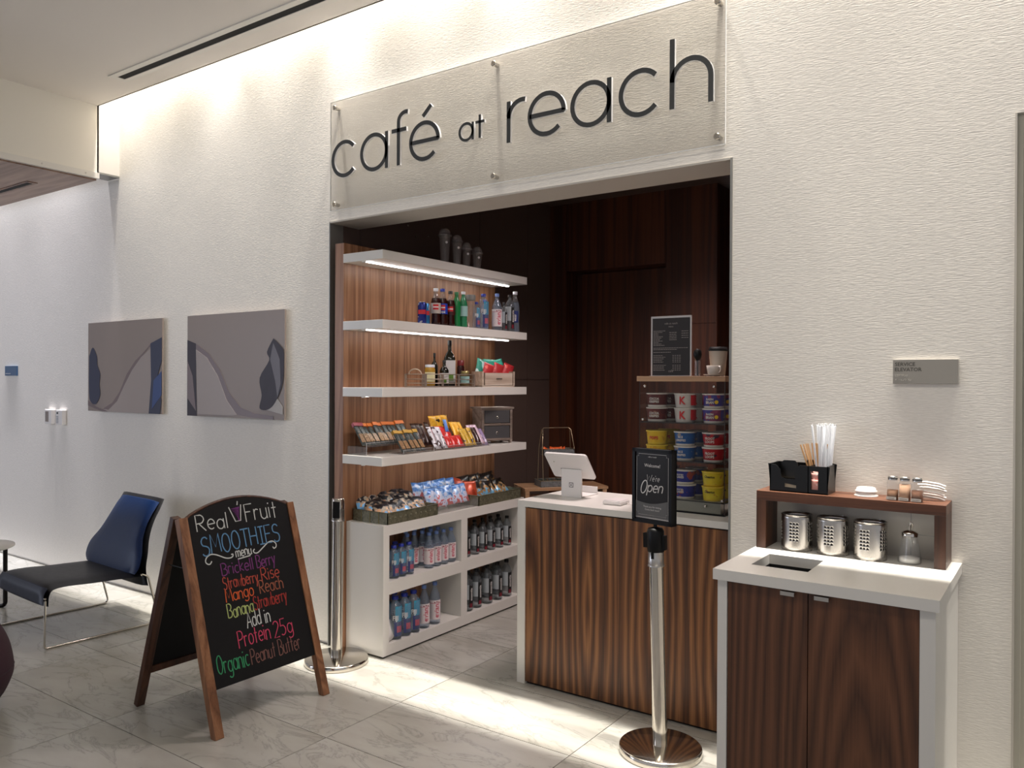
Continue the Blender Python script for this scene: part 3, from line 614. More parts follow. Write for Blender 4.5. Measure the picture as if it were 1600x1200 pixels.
row(ES, -3.175, [.83, .925, 1.012, 1.102, 1.195, 1.287], .42, 'black-capped water bottle, # of six in front, upper right bay', 'black-capped water bottles, upper right bay')
row(ES, -3.26, [.85, .94, 1.03, 1.12, 1.21, 1.3], .42, 'black-capped water bottle, # of the second row, upper right bay', 'black-capped water bottles, upper right bay')
row(ESL, -3.168, [.84, .935, 1.053, 1.166, 1.274], .073, 'tall black-capped water bottle, # of five in front, lower right bay', 'black-capped water bottles, lower right bay')
row(ESL, -3.262, [.86, .96, 1.06, 1.17, 1.28], .073, 'tall black-capped bottle, # in second row, lower right bay', 'black-capped water bottles, lower right bay')
b = MB(); b.lathe([(.055, 0), (.06, .004), (.062, .012), (.02, .008), (0, .006)], 20); b.xf(Matrix.Rotation(PI/2-.25, 4, 'Y'))
o = ob('paper_plate', b, WHITEP); o.location = (-3.16, .083, .135); tag(o, 'white paper disc standing on edge at the left end of the lower left bay', 'plate')

# drinks on the second shelf
Z2 = SH[1]; xr = -3.17
def can(label, c1, c2, c3):
    t = thing('drink_can', (0, 0, -20), label, 'can')
    b = MB(); b.lathe([(.02, 0), (.0262, .006), (.0262, .122), (.0215, .131)], 18); ob('body', b, patch('can_print_'+label[:5], [c1, c2, c3], 30, .25, .5), t)
    b = MB(); b.lathe([(.0215, .131), (.0225, .1325), (.0225, .134), (.019, .1335), (.0, .1325)], 18); ob('rim', b, CHROME, t)
    label_band(t, .0266, .06, .085, -1, 1, pm('can_red_print', (190, 40, 46), .4), 'emblem'); return t
a = can('blue and silver energy drink can with a red emblem', (28, 40, 110), (36, 50, 130), (170, 176, 190)); a.location = (xr, .39, Z2); a.rotation_euler[2] = .7
a = can('light blue slim drink can beside the taller bottles', (40, 110, 160), (50, 120, 170), (190, 200, 210)); a.location = (-3.2, .458, Z2); a.rotation_euler[2] = .7
def soda(label, body, cap, lab, h, y, emb=None, txt=None, x=xr, top=.30, r=.029):
    t = thing('drink_bottle', (x, y, Z2), label, 'bottle', None, cam_rz(x, y))
    p = [(r*.75, 0), (r, h*.04), (r*.95, h*.16), (r*.9, h*.3), (r*1, h*.42), (r, h*.62), (r*.9, h*.7), (r*.42, h*.88), (r*.42, h*.93)]
    lv = [q for q in p if q[1] <= h*.66]+[(r*.82, h*.74)]
    b = MB(); b.lathe(lv, 16); ob('drink', b, body, t)
    b = MB(); b.lathe([(r*.8, h*.74), (r*.62, h*.8), (r*.42, h*.88), (r*.42, h*.93)], 16); ob('neck', b, PET if body is not GRN and body is not MC.get('green_glass_water') else body, t)
    b = MB(); b.lathe([(r*.52, h*.925), (r*.52, h), (r*.4, h*1.003)], 12); ob('cap', b, cap, t)
    if lab: label_band(t, r*1.06, h*.32, h*.6, -1.6, 1.6, lab)
    if emb:
        b = MB(); patch_round(b, r*1.09, h*.42, h*.56, -.55, .55, 6); ob('emblem', b, emb, t)
        b = MB(); patch_round(b, r*1.1, h*.475, h*.505, -.55, .55, 6); ob('emblem_stripe', b, WHITEP, t)
    if txt: b = MB(); text_round(b, txt[0], txt[1], r*1.1, h*txt[2], .015, ang=0, sx=.8, vert=len(txt) > 3); ob('lettering', b, WHITEP if len(txt) < 5 else txt[4], t)
    return t
COLA = pm('dark_cola', (46, 14, 10), .15); GRN = pm('green_drink', (24, 120, 62), .15)
soda('cola bottle with clear-white cap and silver label, left of the blue-capped one', COLA, WC, pm('silver_label', (186, 176, 168), .35), .227, .517, pm('red_print', (200, 36, 40), .4))
soda('cola bottle with blue cap and blue label with round emblem', COLA, BL, pm('bright_blue_label', (28, 62, 168), .35), .23, .581, pm('red_print', (0, 0, 0)), ('pepsi', .022, .345))
soda('cola bottle with black cap and dark label', COLA, BK_, pm('black_red_label', (58, 18, 16), .35), .223, .658, pm('red_print', (0, 0, 0)))
soda('plain green soda bottle with green cap', GRN, pm('green_cap', (18, 110, 58), .35), None, .223, .718, r=.026)
soda('green mineral water bottle with white cap and pale label', pm('green_glass_water', (44, 124, 84), .12), WC, pm('pale_green_label', (150, 190, 186), .4), .232, .786, r=.027)
t = thing('tumbler', (xr, .86, Z2), 'clear tumbler with flat grey lid on the drinks shelf', 'cup'); b = MB(); b.lathe([(.022, 0), (.025, .004), (.03, .185)], 16); ob('body', b, PET, t); b = MB(); b.lathe([(.033, .183), (.034, .215), (.03, .218)], 16); ob('lid', b, pm('grey_lid', (120, 120, 116), .5), t)
def place2(fn, h, r, y, label, x=xr):
    t = fn(h, r); t['label'] = label; t['category'] = 'bottle'; t.name = 'drink_bottle'; t.location = (x, y, Z2); t.rotation_euler[2] = cam_rz(x, y); return t
place2(fiji, .178, .024, .924, 'small square water bottle with blue cap on the drinks shelf'); place2(fiji, .237, .034, 1.0, 'large square water bottle with blue cap on the drinks shelf')
place2(fiji, .208, .026, 1.08, 'square water bottle half behind the pale-labelled one, drinks shelf', -3.22); place2(evian, .253, .034, 1.151, 'round water bottle with pale label and light blue cap, drinks shelf')
place2(essentia, .2, .024, 1.233, 'small black-capped water bottle on the drinks shelf'); place2(essentia, .258, .033, 1.302, 'large black-capped water bottle on the drinks shelf')
t = soda('clear water bottle with white cap and blue oval, last on the drinks shelf', WATER, WC, None, .287, 1.367, None, ('water', .026, .36, 1), r=.031); label_band(t, .0335, .07, .15, -.7, .7, pm('navy_oval', (28, 46, 110), .4), 'emblem')
# dome-lidded cups on the top shelf
for i, (y, h, r) in enumerate([(.635, .23, .037), (.756, .208, .034), (.855, .174, .031), (.968, .161, .035)]):
    t = thing('dome_cup', (-3.2, y, SH[0]), ['tallest', 'second tallest', 'third tallest', 'shortest'][i]+' clear plastic cup with dome lid on the top shelf', 'cup', 'dome-lidded cups on the top shelf')
    hb_ = h-.045; b = MB(); b.lathe([(r*.62, 0), (r*.65, .003), (r*.94, hb_), (r*1.0, hb_+.003)], 20); ob('body', b, clear('cup_plastic', (244, 244, 244), .5, .05, .86, (210, 205, 200)), t)
    b = MB(); b.lathe([(r*1.2, hb_-.002), (r*1.22, hb_+.004), (r*.98, hb_+.008), (r*.96, hb_+.02), (r*.8, hb_+.034), (r*.5, hb_+.043), (r*.2, hb_+.045)], 20); ob('dome_lid', b, clear('lid_plastic', (244, 244, 244), .9, .05, .7, (200, 196, 194)), t)
    b = MB(); b.lathe([(.008, 0), (.008, .001)], 10); b.xf(Matrix.Translation((r*.8, -r*.5, hb_*.75)) @ Matrix.Rotation(1.0, 4, 'Z') @ Matrix.Rotation(PI/2, 4, 'X')); ob('price_dot', b, WHITEP, t)

# third shelf: wire tray of jars, wooden crate of packets
Z3 = SH[2]
e = thing('wire_tray', (-3.2, .615, Z3), 'brown wire-and-slat tray holding jars and bottles on the third shelf', 'tray')
TM = pm('bronze_wire', (166, 152, 140), .4, .6); x0, x1, y0, y1 = -3.29, -3.13, .38, .85
b = MB(); b.box(x0, x1, y0, y1, Z3, Z3+.008); ob('base', b, TM, e, True)
for z in (.025, .05, .08):
    b = MB(); b.tube([(x0, y0, Z3+z), (x1, y0, Z3+z), (x1, y1, Z3+z), (x0, y1, Z3+z)], .0028, 6, True); ob('rail', b, TM, e, True)
for y in (y0, y0+.157, y0+.313, y1):
    for x in (x0, x1): b = MB(); b.box(x-.004, x+.004, y-.007, y+.007, Z3, Z3+.082); ob('post', b, TM, e, True)
b = MB(); b.tube([(x0+.03+.05*(1-math.cos(a_)), y0-.004, Z3+.08+.03*math.sin(a_)) for a_ in [PI*k/8 for k in range(9)]], .004, 6); ob('handle', b, pm('light_handle', (180, 160, 140), .4), e, True)
def jar(x, y, h, r, cont, lid, label, lab=None, z=Z3+.008, name='jar', lh=.016):
    t = thing(name, (x, y, z), label, 'jar', None, cam_rz(x, y))
    b = MB(); b.lathe([(r*.9, 0), (r, .004), (r, h-lh-.012), (r*.85, h-lh)], 16); ob('body', b, cont, t)
    b = MB(); b.lathe([(r*.92, h-lh), (r*.92, h-.001), (r*.86, h)], 16); ob('lid', b, lid, t)
    if lab: label_band(t, r*1.03, h*.2, h*.65, -1.2, 1.2, lab)
    return t
jar(-3.2, .50, .13, .032, pm('mustard_jar', (176, 136, 50), .2), WC, 'jar of yellow spread with a white lid in the wire tray', pm('cream_label', (220, 214, 170), .5))
jar(-3.2, .80, .165, .024, pm('dark_sauce', (46, 16, 16), .15), pm('dark_red_lid', (110, 22, 26), .35), 'dark jar with tall red lid in the wire tray', None, lh=.035)
jar(-3.165, .80, .095, .03, pm('olive_jar', (116, 96, 56), .2), pm('gold_lid', (150, 140, 90), .35, .6), 'short jar with patterned lid, right end of the wire tray', pm('pale_green_label', (0, 0, 0)))
def oil(x, y, h, r, label, lab, sq, txt):
    t = thing('oil_bottle', (x, y, Z3+.008), label, 'bottle', None, cam_rz(x, y)); m = pm('dark_green_glass', (22, 22, 14), .1)
    b = MB(); b.lathe([(r*.95, 0), (r, .004), (r, h*.6), (r*.75, h*.68), (r*.34, h*.77), (r*.3, h*.9)], 16, sq=sq); ob('body', b, m, t)
    b = MB(); b.lathe([(r*.36, h*.88), (r*.36, h*.99), (r*.3, h)], 12); ob('cap', b, BK_, t)
    if lab:
        b = MB(); q = r*(1.02 if sq else 1.04)
        if sq: b.box(-q, q, -q, q, h*.08, h*.56)
        else: patch_round(b, q, h*.12, h*.5, -1.3, 1.3)
        ob('label', b, lab, t)
        b = MB(); patch_round(b, q*1.4 if sq else q*1.03, h*.12, h*.25, -.5, .5, 5); ob('leaf_print', b, pm('olive_print', (96, 134, 52), .5), t)
    return t
oil(-3.21, .70, .288, .036, 'tall dark oil bottle with white square label in the wire tray', pm('white_box_label', (206, 204, 202), .5), 1, 0)
oil(-3.25, .60, .205, .022, 'slim dark oil bottle left of the tall one, wire tray', None, 0, 0)
oil(-3.17, .60, .16, .028, 'short dark bottle with white and green label in the wire tray', pm('white_box_label', (0, 0, 0)), 0, 0)
CR = math.radians(-24)
def chest(name, loc, W_, D_, H_, mats, label, cat, drawers, top):
    t = thing(name, loc, label, cat, None, 0); t.rotation_euler[2] = PI/2+CR          # local -y side faces the aisle
    body, front, kn = mats
    b = MB(); lg = .022 if top else 0
    b.box(-W_/2, -W_/2+.012, -D_/2, D_/2, lg, H_); b.box(W_/2-.012, W_/2, -D_/2, D_/2, lg, H_); b.box(-W_/2, W_/2, D_/2-.01, D_/2, lg, H_); b.box(-W_/2, W_/2, -D_/2, D_/2, lg, lg+.01)
    ob('carcass', b, body, t)
    if top:
        b = MB(); b.box(-W_/2-.012, W_/2+.012, -D_/2-.012, D_/2+.012, H_, H_+.012); ob('top', b, body, t)
        for sx in (-1, 1):
            for sy in (-1, 1): b = MB(); b.box(sx*(W_/2-.008)-.008, sx*(W_/2-.008)+.008, sy*(D_/2-.008)-.008, sy*(D_/2-.008)+.008, 0, lg); ob('leg', b, body, t)
        for sx in (-1, 1): b = MB(); b.box(sx*(W_/2-.007)-.009, sx*(W_/2-.007)+.009, -D_/2-.006, -D_/2, 0.01, H_); ob('stile', b, body, t)
        b = MB(); b.box(-W_/2, W_/2, -D_/2-.005, -D_/2, lg, lg+.014); b.box(-W_/2, W_/2, -D_/2-.005, -D_/2, lg+(H_-lg)/2-.006, lg+(H_-lg)/2+.008); b.box(-W_/2, W_/2, -D_/2-.005, -D_/2, H_-.01, H_); ob('rail', b, body, t)
    hh = (H_-lg)/drawers
    for k in range(drawers):
        b = MB(); z0 = lg+hh*k+.012; b.box(-W_/2+.02, W_/2-.02, -D_/2-.004, -D_/2+.02, z0, z0+hh-.022); d_ = ob('drawer', b, front, t)
        if top:
            b = MB(); b.tube([(.008*math.cos(a_), -D_/2-.006, z0+hh/2-.014+.008*math.sin(a_)) for a_ in [2*PI*j/10 for j in range(10)]], .0018, 5, True); b.lathe([(.005, 0), (.005, .004)], 8, 0, 0)
            b2 = MB(); b2.tube([(.008*math.cos(a_), -D_/2-.007, z0+hh/2-.016+.009*math.sin(a_)) for a_ in [2*PI*j/10 for j in range(10)]], .0022, 5, True); ob('ring_pull', b2, CHROME, d_)
        else:
            b2 = MB(); b2.tube([(-.02, -D_/2-.004, z0+hh/2-.01), (-.02, -D_/2-.012, z0+hh/2-.008), (.02, -D_/2-.012, z0+hh/2-.008), (.02, -D_/2-.004, z0+hh/2-.01)], .0025, 5); ob('handle', b2, BLACK, d_)
    return t
chest('wooden_crate', (-3.245, 1.215, Z3), .255, .15, .105, (GREYW, GREYW, BLACK), 'whitewashed wooden crate with small black handle on the third shelf', 'crate', 1, False)
chest('drawer_chest', (-3.25, 1.21, SH[3]), .235, .135, .235, (GREYW2, pm('zinc_drawer_front', (98, 98, 100), .4, .5), CHROME), 'small weathered two-drawer chest with grey fronts on the lowest shelf', 'chest', 2, True)

# bags: pillow packets
def bag_mesh(w_, h_, th, nx=6, ny=7, seed=0):
    rnd = random.Random(seed); b = MB(); v = []; ph = rnd.random()*6
    for sgn in (-1, 1):
        for j in range(ny+1):
            for i in range(nx+1):
                u = i/nx*2-1; q = j/ny*2-1
                bul = th*(1-abs(u)**2.5)*(1-abs(q)**3)*.5+.001
                pin = 1-.10*(1-abs(u))*0-.06*(1-abs(q)**2)
                v.append((u*w_/2*pin+rnd.uniform(-.02, .02)*w_*(1-abs(q)), sgn*(bul+.12*th*math.sin(3.1*u*2+q*4+ph)*(1-q*q)*(1-u*u)), q*h_/2+h_/2))
    M_ = (nx+1)*(ny+1); f = []
    for s_ in range(2):
        for j in range(ny):
            for i in range(nx):
                a_ = s_*M_+j*(nx+1)+i; f.append((a_, a_+1, a_+nx+2, a_+nx+1))
    edge = [i for i in range(nx+1)]+[j*(nx+1)+nx for j in range(1, ny+1)]+[ny*(nx+1)+i for i in range(nx-1, -1, -1)]+[j*(nx+1) for j in range(ny-1, 0, -1)]
    for k in range(len(edge)): a_, c_ = edge[k], edge[(k+1) % len(edge)]; f.append((a_, c_, c_+M_, a_+M_))
    b.add(v, f, True); return b
BM = {}
def bag(name, w_, h_, th, mat, loc, rot, label, cat, group, extra=None):
    k = (name, w_, h_, th, mat.name)
    if k not in BM:
        o = ob(name, bag_mesh(w_, h_, th, seed=len(BM)), mat); BM[k] = o
        if extra: extra(o, w_, h_, th)
    else: o = dup(BM[k])
    o.location = loc; o.rotation_euler = rot; return tag(o, label, cat, group)
def euler(tilt, lean, yaw): return (tilt, lean, yaw)
FACE = PI/2-.35   # front (-y local) turned towards the aisle (+x) and a little to the camera
# trays on the base cabinet
ZC = .7398
def tray(name, x0, x1, y0, y1, h, m, label, dots=False, th=.004):
    t = thing(name, ((x0+x1)/2, (y0+y1)/2, ZC), label, 'tray')
    b = MB(); b.box(x0, x1, y0, y1, ZC, ZC+th); ob('base', b, m, t, True)
    for q in ((x0, x1, y0, y0+th), (x0, x1, y1-th, y1), (x0, x0+th, y0, y1), (x1-th, x1, y0, y1)):
        b = MB(); b.box(*q, ZC+th, ZC+h); ob('side', b, m, t, True)
    if dots:
        b = MB(); b.tube([(x0, y0, ZC+h), (x1, y0, ZC+h), (x1, y1, ZC+h), (x0, y1, ZC+h)], .003, 6, True); ob('rolled_rim', b, m, t, True)
        n = int((y1-y0)/.04)
        for k in range(n):
            b = MB(); b.lathe([(.007, 0), (.005, .002), (0, .003)], 8); b.xf(Matrix.Translation((x1, y0+(k+.5)*(y1-y0)/n, ZC+h*.5)) @ Matrix.Rotation(PI/2, 4, 'Y')); ob('embossed_stud', b, m, t, True)
        for k in range(3):
            b = MB(); b.tube([(x0+(x1-x0)*(k+1)/4, y0-.001, ZC), (x0+(x1-x0)*(k+1)/4, y0-.001, ZC+h)], .0018, 5); ob('seam', b, pm('brass_seam', (150, 138, 90), .4, .7), t, True)
    return t
GO = galv('aged_galvanised', (84, 84, 66), (128, 124, 102))
tray('galvanised_tray', -3.395, -3.12, .052, .485, .066, GO, 'aged galvanised tray of dark chip packets, left end of the base cabinet', True)
tray('galvanised_tray', -3.38, -3.12, .895, 1.375, .066, GO, 'aged galvanised tray of dark and orange packets, right end of the base cabinet', True)
tray('acrylic_tray', -3.38, -3.122, .492, .888, .05, ACR, 'clear acrylic tray of light blue packets on the base cabinet', False, .003)
CH1 = patch('navy_gold_foil', [(18, 18, 24), (36, 36, 48), (150, 140, 124), (196, 150, 110), (118, 176, 222)], 30, .3, .1, .135)
CH2 = patch('sky_blue_foil', [(70, 120, 190), (142, 178, 222), (196, 206, 226), (206, 210, 232), (196, 110, 110)], 34, .3, .1, .125)
CH3 = patch('black_gold_foil', [(22, 18, 18), (36, 30, 28), (156, 120, 76), (110, 170, 206)], 34, .3, .1, .13)
CH4 = patch('orange_red_foil', [(150, 52, 30), (190, 76, 48), (206, 120, 80)], 18, .3, .2)
random.seed(11)
L1 = [(ry, rx) for rx in (0, 1, 2) for ry in range(5)]
for i, (ry, rx) in enumerate(L1):
    bag('chip_bag', .105, .135, .035, CH1, (-3.345+.075*rx, .105+.077*ry+random.uniform(-.01, .01), ZC+.02+.018*(2-rx)), (-.95+random.uniform(-.15, .15), random.uniform(-.25, .25), FACE+random.uniform(-.3, .3)),
        'dark chip packet, left galvanised tray, %s in %s row' % (nth(ry, 5), ['rear', 'middle', 'front'][rx]), 'chip bag', 'chip packets in the left galvanised tray')
for i in range(10):
    rx, ry = divmod(i, 5)
    bag('chip_bag', .095, .125, .035, CH2, (-3.30+.10*rx, .535+.077*ry+random.uniform(-.008, .008), ZC+.028+.03*(1-rx)), (-.45+random.uniform(-.12, .12), random.uniform(-.15, .15), FACE+random.uniform(-.2, .2)),
        'light blue snack packet in acrylic tray, %s in %s row' % (nth(ry, 5), ['rear', 'front'][rx]), 'snack bag', 'light blue packets in the acrylic tray')
for i in range(12):
    rx, ry = divmod(i, 6); m = CH4 if ry == 0 else CH3
    bag('chip_bag', .095, .13, .035, m, (-3.31+.10*rx, .94+.076*ry+random.uniform(-.008, .008), ZC+.03+.02*(1-rx)), (-.6+random.uniform(-.2, .2), random.uniform(-.3, .3), FACE+random.uniform(-.3, .3)),
        '%s packet, right galvanised tray, %s in %s row' % ('orange' if ry == 0 else 'black', nth(ry, 6), ['rear', 'front'][rx]), 'chip bag', 'packets in the right galvanised tray')
# packets in the wooden crate
for i in range(3):
    y = 1.155+.072*i; x = -3.275+.032*i
    bag('tea_packet', .1, .11, .012, patch('green_white_foil', [(34, 128, 110), (52, 150, 130), (190, 216, 214)], 14, .35), (x-.03, y, Z3+.085), (-.3, .35-.3*i, PI/2+CR), nth(i, 3)+' green and white packet at the back of the wooden crate', 'packet', 'green packets in the wooden crate')
    bag('fruit_packet', .085, .095, .014, patch('crimson_foil', [(150, 30, 36), (176, 44, 48), (226, 90, 80)], 26, .35), (x+.02, y, Z3+.07), (-.2, .35, PI/2+CR), nth(i, 3)+' red packet at the front of the wooden crate', 'packet', 'red packets in the wooden crate')

# lowest floating shelf: snack bars and candy
Z4 = SH[3]
def riser(x0, x1, y0, y1, h, label):
    t = thing('acrylic_riser', ((x0+x1)/2, (y0+y1)/2, Z4), label, 'display riser')
    b = MB(); b.box(x0, x1, y0, y1, Z4+h-.003, Z4+h); ob('deck', b, ACR, t, True)
    for y in (y0, y1-.003): b = MB(); b.box(x0, x1, y, y+.003, Z4, Z4+h-.003); ob('side', b, ACR, t, True)
    b = MB(); b.box(x1-.003, x1, y0, y1, Z4+h, Z4+h+.02); ob('lip', b, ACR, t, True)
    b = MB(); b.box(x1-.0035, x1+.0005, y0, y1, Z4+h+.02, Z4+h+.0215); b.box(x1-.001, x1+.001, y0-.0005, y0+.001, Z4, Z4+h+.02); ob('polished_edge', b, clear('frosted_edge', (230, 225, 230), .5, .2, .4), t, True)
    return t
riser(-3.38, -3.23, -.005, .42, .05, 'clear acrylic riser under the back row of snack bars')
riser(-3.22, -3.105, .165, .415, .006, 'flat clear acrylic stand under the front row of snack bars')
riser(-3.38, -3.105, .43, 1.0, .008, 'long clear acrylic tray under the candy bars')
def bar_extra(tip, win):
    def fn(o, w_, h_, th):
        b = MB(); b.box(-w_/2-.0005, w_/2+.0005, -th/2-.002, th/2+.002, h_*.86, h_*1.01); ob('crimped_tip', b, tip, o)
        if win: b = MB(); b.box(-w_/2+.003, w_/2-.003, -th/2-.0025, -th/2, h_*.12, h_*.5); ob('window', b, win, o)
    return fn
NUT = patch('nut_window', [(92, 66, 44), (150, 116, 80), (190, 160, 120)], 120, .3)
def bars(n, y0, dy, x, z, mat, tip, win, desc, group, h=.155, w_=.034, lean=.72, th=.016, name='snack_bar', tips=None):
    for i in range(n):
        m_ = mat[i % len(mat)] if isinstance(mat, list) else mat
        tp = tips[i] if tips else tip
        bag(name if not tips else name, w_, h+(.0001*(tips.index(tp)) if tips else 0), th, m_, (x, y0+dy*i, z), (-lean+random.uniform(-.05, .05), random.uniform(-.04, .04), PI/2-.12),
            desc.replace('#', nth(i, n)), 'snack bar' if name == 'snack_bar' else 'candy bar', group, bar_extra(tp, win) if tp else None)
BARK = patch('black_grey_wrapper', [(34, 36, 38), (70, 80, 80), (122, 120, 108)], 50, .3)
OT = pm('orange_foil', (224, 122, 44), .35); RT = pm('raspberry_foil', (160, 40, 60), .35); YT = pm('gold_foil', (190, 150, 64), .35)
bars(11, .012, .038, -3.262, Z4+.055, BARK, OT, NUT, 'dark snack bar with coloured tip, # in the raised back row', 'snack bars on the lowest shelf', tips=[RT, RT]+[OT]*9)
bars(5, .192, .042, -3.125, Z4+.012, BARK, YT, NUT, 'dark snack bar with gold tip, # in the low front row', 'snack bars on the lowest shelf', h=.1501)
CAN = 'candy in the acrylic tray on the lowest shelf'
BR = patch('brown_wrapper', [(44, 26, 22), (58, 34, 28), (160, 150, 146)], 40, .3); SL = patch('silver_brown_wrapper', [(74, 50, 46), (196, 196, 202), (214, 214, 220), (60, 30, 30)], 28, .3)
RD = patch('red_wrapper', [(186, 30, 26), (204, 40, 34), (228, 200, 196)], 24, .3); YL = patch('yellow_wrapper', [(226, 160, 30), (238, 180, 44), (60, 40, 24)], 26, .3)
BRY = patch('brown_yellow_wrapper', [(60, 34, 26), (200, 160, 50), (216, 176, 70)], 30, .3); PK = patch('pink_silver_wrapper', [(178, 96, 100), (206, 180, 196), (220, 206, 214)], 30, .3); PU = patch('violet_wrapper', [(98, 78, 112), (150, 130, 168), (212, 200, 220)], 30, .3); BLW = patch('blue_wrapper', [(60, 110, 200), (90, 140, 220), (220, 220, 230)], 24, .3)
def cb(n, y0, dy, x, z, m, desc, h=.14, w_=.036, lean=.62, th=.016): bars(n, y0, dy, x, z, m, None, None, desc, CAN, h, w_, lean, th, 'candy_bar')
cb(4, .44, .038, -3.21, Z4+.03, BR, 'dark brown candy bar, # of four', .16)
cb(3, .49, .042, -3.13, Z4+.012, SL, 'silver and brown candy bar, # of three', .155)
cb(3, .62, .055, -3.13, Z4+.012, RD, 'red wafer candy packet, # of three in front', .085, .052)
cb(3, .58, .06, -3.20, Z4+.055, RD, 'red wafer candy packet, # of three behind', .1, .056)
cb(3, .62, .055, -3.26, Z4+.12, YL, 'yellow candy packet, # of three at the back', .09, .06, .4, .022)
cb(1, .70, .05, -3.225, Z4+.1, BLW, 'single bright blue candy packet among the yellow ones', .085, .03, .4)
cb(3, .79, .036, -3.13, Z4+.012, BRY, 'yellow and brown candy packet, # of three', .13, .036)
cb(3, .77, .04, -3.20, Z4+.06, YL, 'yellow candy packet, # of three in the second row', .12, .036)
cb(2, .89, .036, -3.135, Z4+.012, BR, 'dark brown lettered candy packet, # of two', .13)
cb(3, .925, .034, -3.16, Z4+.012, PK, 'pink and silver candy bar, # of three', .15, .032)
cb(2, 1.02, .03, -3.17, Z4+.0, PU, 'violet candy bar, # of two at the right end', .13, .028)

# ------------------------------------------------------------------ rear wooden box, two-tier stand
d1 = Vector((.64, .77, 0)); ang = math.atan2(.77, .64)
e = thing('wooden_bench_box', (-3.165, 1.47, 0), 'light wood-framed box unit in the corner behind the shelves', 'bench', None, ang)
b = MB(); b.box(0, .62, 0, .028, .02, .74); ob('inner_panel', b, WALD, e)
b = MB(); b.box(0, .03, -.004, .2, 0, .765); ob('post', b, PINE, e)
b = MB(); b.box(.59, .62, -.004, .2, 0, .765); ob('post', b, PINE, e)
b = MB(); b.box(-.005, .63, -.008, .3, .765, .785); ob('top', b, PINE, e, bevel=.002)
e.location = (-3.165, 1.5, 0)
e = thing('two_tier_stand', (-3.105, 1.64, .785), 'two-tier galvanised tray stand with looped wire handle', 'stand', None, ang)
GA = galv('galvanised_grey', (104, 108, 110), (136, 140, 142)); WR = pm('brass_wire', (176, 158, 130), .35, .8)
def tier(z, x0, x1, y0, y1, h):
    b = MB(); b.box(x0, x1, y0, y1, z, z+.003)
    for q in ((x0, x1, y0, y0+.003), (x0, x1, y1-.003, y1), (x0, x0+.003, y0, y1), (x1-.003, x1, y0, y1)): b.box(*q, z, z+h)
    ob('tray', b, GA, e); b = MB(); b.tube([(x0, y0, z+h), (x1, y0, z+h), (x1, y1, z+h), (x0, y1, z+h)], .0025, 5, True); ob('rim', b, WR, e)
tier(0, -.02, .25, -.01, .15, .045); tier(.225, .015, .25, .03, .12, .045)
for y in (0, .13):
    b = MB(); b.tube([(.0, y, .04), (-.0, y+.02*(1 if y == 0 else -1), .27), (.01, .05+.2*(y-.0), .41), (.022, .065, .425), (.215, .065, .425), (.228, .05+.2*y, .41), (.245, y+.02*(1 if y == 0 else -1), .27)], .003, 6); ob('handle_wire', b, WR, e)
for i in range(5):
    o = bag('orange_packet', .05, .05, .015, patch('orange_foil_print', [(206, 70, 26), (226, 96, 40), (232, 150, 90)], 40, .35), (0, 0, 0), (0, 0, 0), '', 'packet', 'orange packets on the upper tier')
    q = Matrix.Rotation(ang, 4, 'Z') @ Vector((.03+.028*i+(.03 if i else 0), .06+.01*(i % 2), .225+.012)); o.location = (e.location.x+q.x, e.location.y+q.y, e.location.z+q.z)
    o.rotation_euler = (-.5, .5-.25*i, ang-.2*i); o['label'] = nth(i, 5)+' small orange packet on the upper tier of the wire stand'
for i in range(6):
    o = bag('dark_packet', .05, .06, .015, patch('dark_green_foil', [(30, 40, 34), (54, 62, 54), (130, 60, 40)], 40, .35), (0, 0, 0), (0, 0, 0), '', 'packet', 'dark packets on the lower tier')
    q = Matrix.Rotation(ang, 4, 'Z') @ Vector((.015+.04*i, .05+.02*(i % 2), .014)); o.location = (e.location.x+q.x, e.location.y+q.y, e.location.z+q.z)
    o.rotation_euler = (-1.0, .2, ang-.1*i); o['label'] = nth(i, 6)+' small dark packet on the lower tier of the wire stand'

# ------------------------------------------------------------------ order counter
e = thing('order_counter', (-1.73, .43, 0), 'white waterfall counter with vertical walnut front panel', 'counter')
x0, x1, y0, y1 = -2.3247, XR-.006, .1792, .70
b = MB(); b.box(x0, x1, y0, y1, .9068, .9385); ob('top', b, WHITE, e, True, .001)
b = MB(); b.box(x0, x0+.047, y0, y1, 0, .9068); ob('end_panel', b, WHITE, e, True); b = MB(); b.box(x1-.055, x1, y0, y1, 0, .9068); ob('end_panel', b, WHITE, e, True)
b = MB(); b.box(x0+.047, x1-.055, y0+.006, y0+.03, .012, .9); ob('front_panel', b, WALC, e, True); b = MB(); b.box(x0+.05, x1-.055, y0+.02, y0+.05, 0, .9068); ob('shadow_gap', b, BLACK, e, True)
ZP = .9385
e = thing('tablet_register', (-2.15, .44, ZP), 'white tablet register on a bent stand with a square emblem', 'register')
b = MB(); b.prism([(0, 0), (.15, 0), (.15, .06), (.147, .06), (.147, .004), (.008, .004), (.05, .15), (.042, .15)], (-2.209, .42, ZP), (0, 1, 0), (0, 0, 1), (.122, 0, 0)); 
b = MB(); b.box(-2.209, -2.087, .42, .432, ZP, ZP+.148); b.box(-2.209, -2.087, .432, .60, ZP, ZP+.006); b.box(-2.209, -2.087, .594, .60, ZP, ZP+.042); ob('stand', b, WHITEP, e, True, .002)
b = MB(); b.box(-.0125, .0125, -.0006, 0, -.0125, .0125); b.xf(Matrix.Translation((-2.148, .42, ZP+.065))); em = ob('emblem', b, pm('grey_emblem', (84, 80, 78), .4), e, True)
b = MB(); b.box(-.0092, .0092, -.0012, -.0006, -.0092, .0092); b.xf(Matrix.Translation((-2.148, .42, ZP+.065))); ob('emblem_inner', b, WHITEP, em, True)
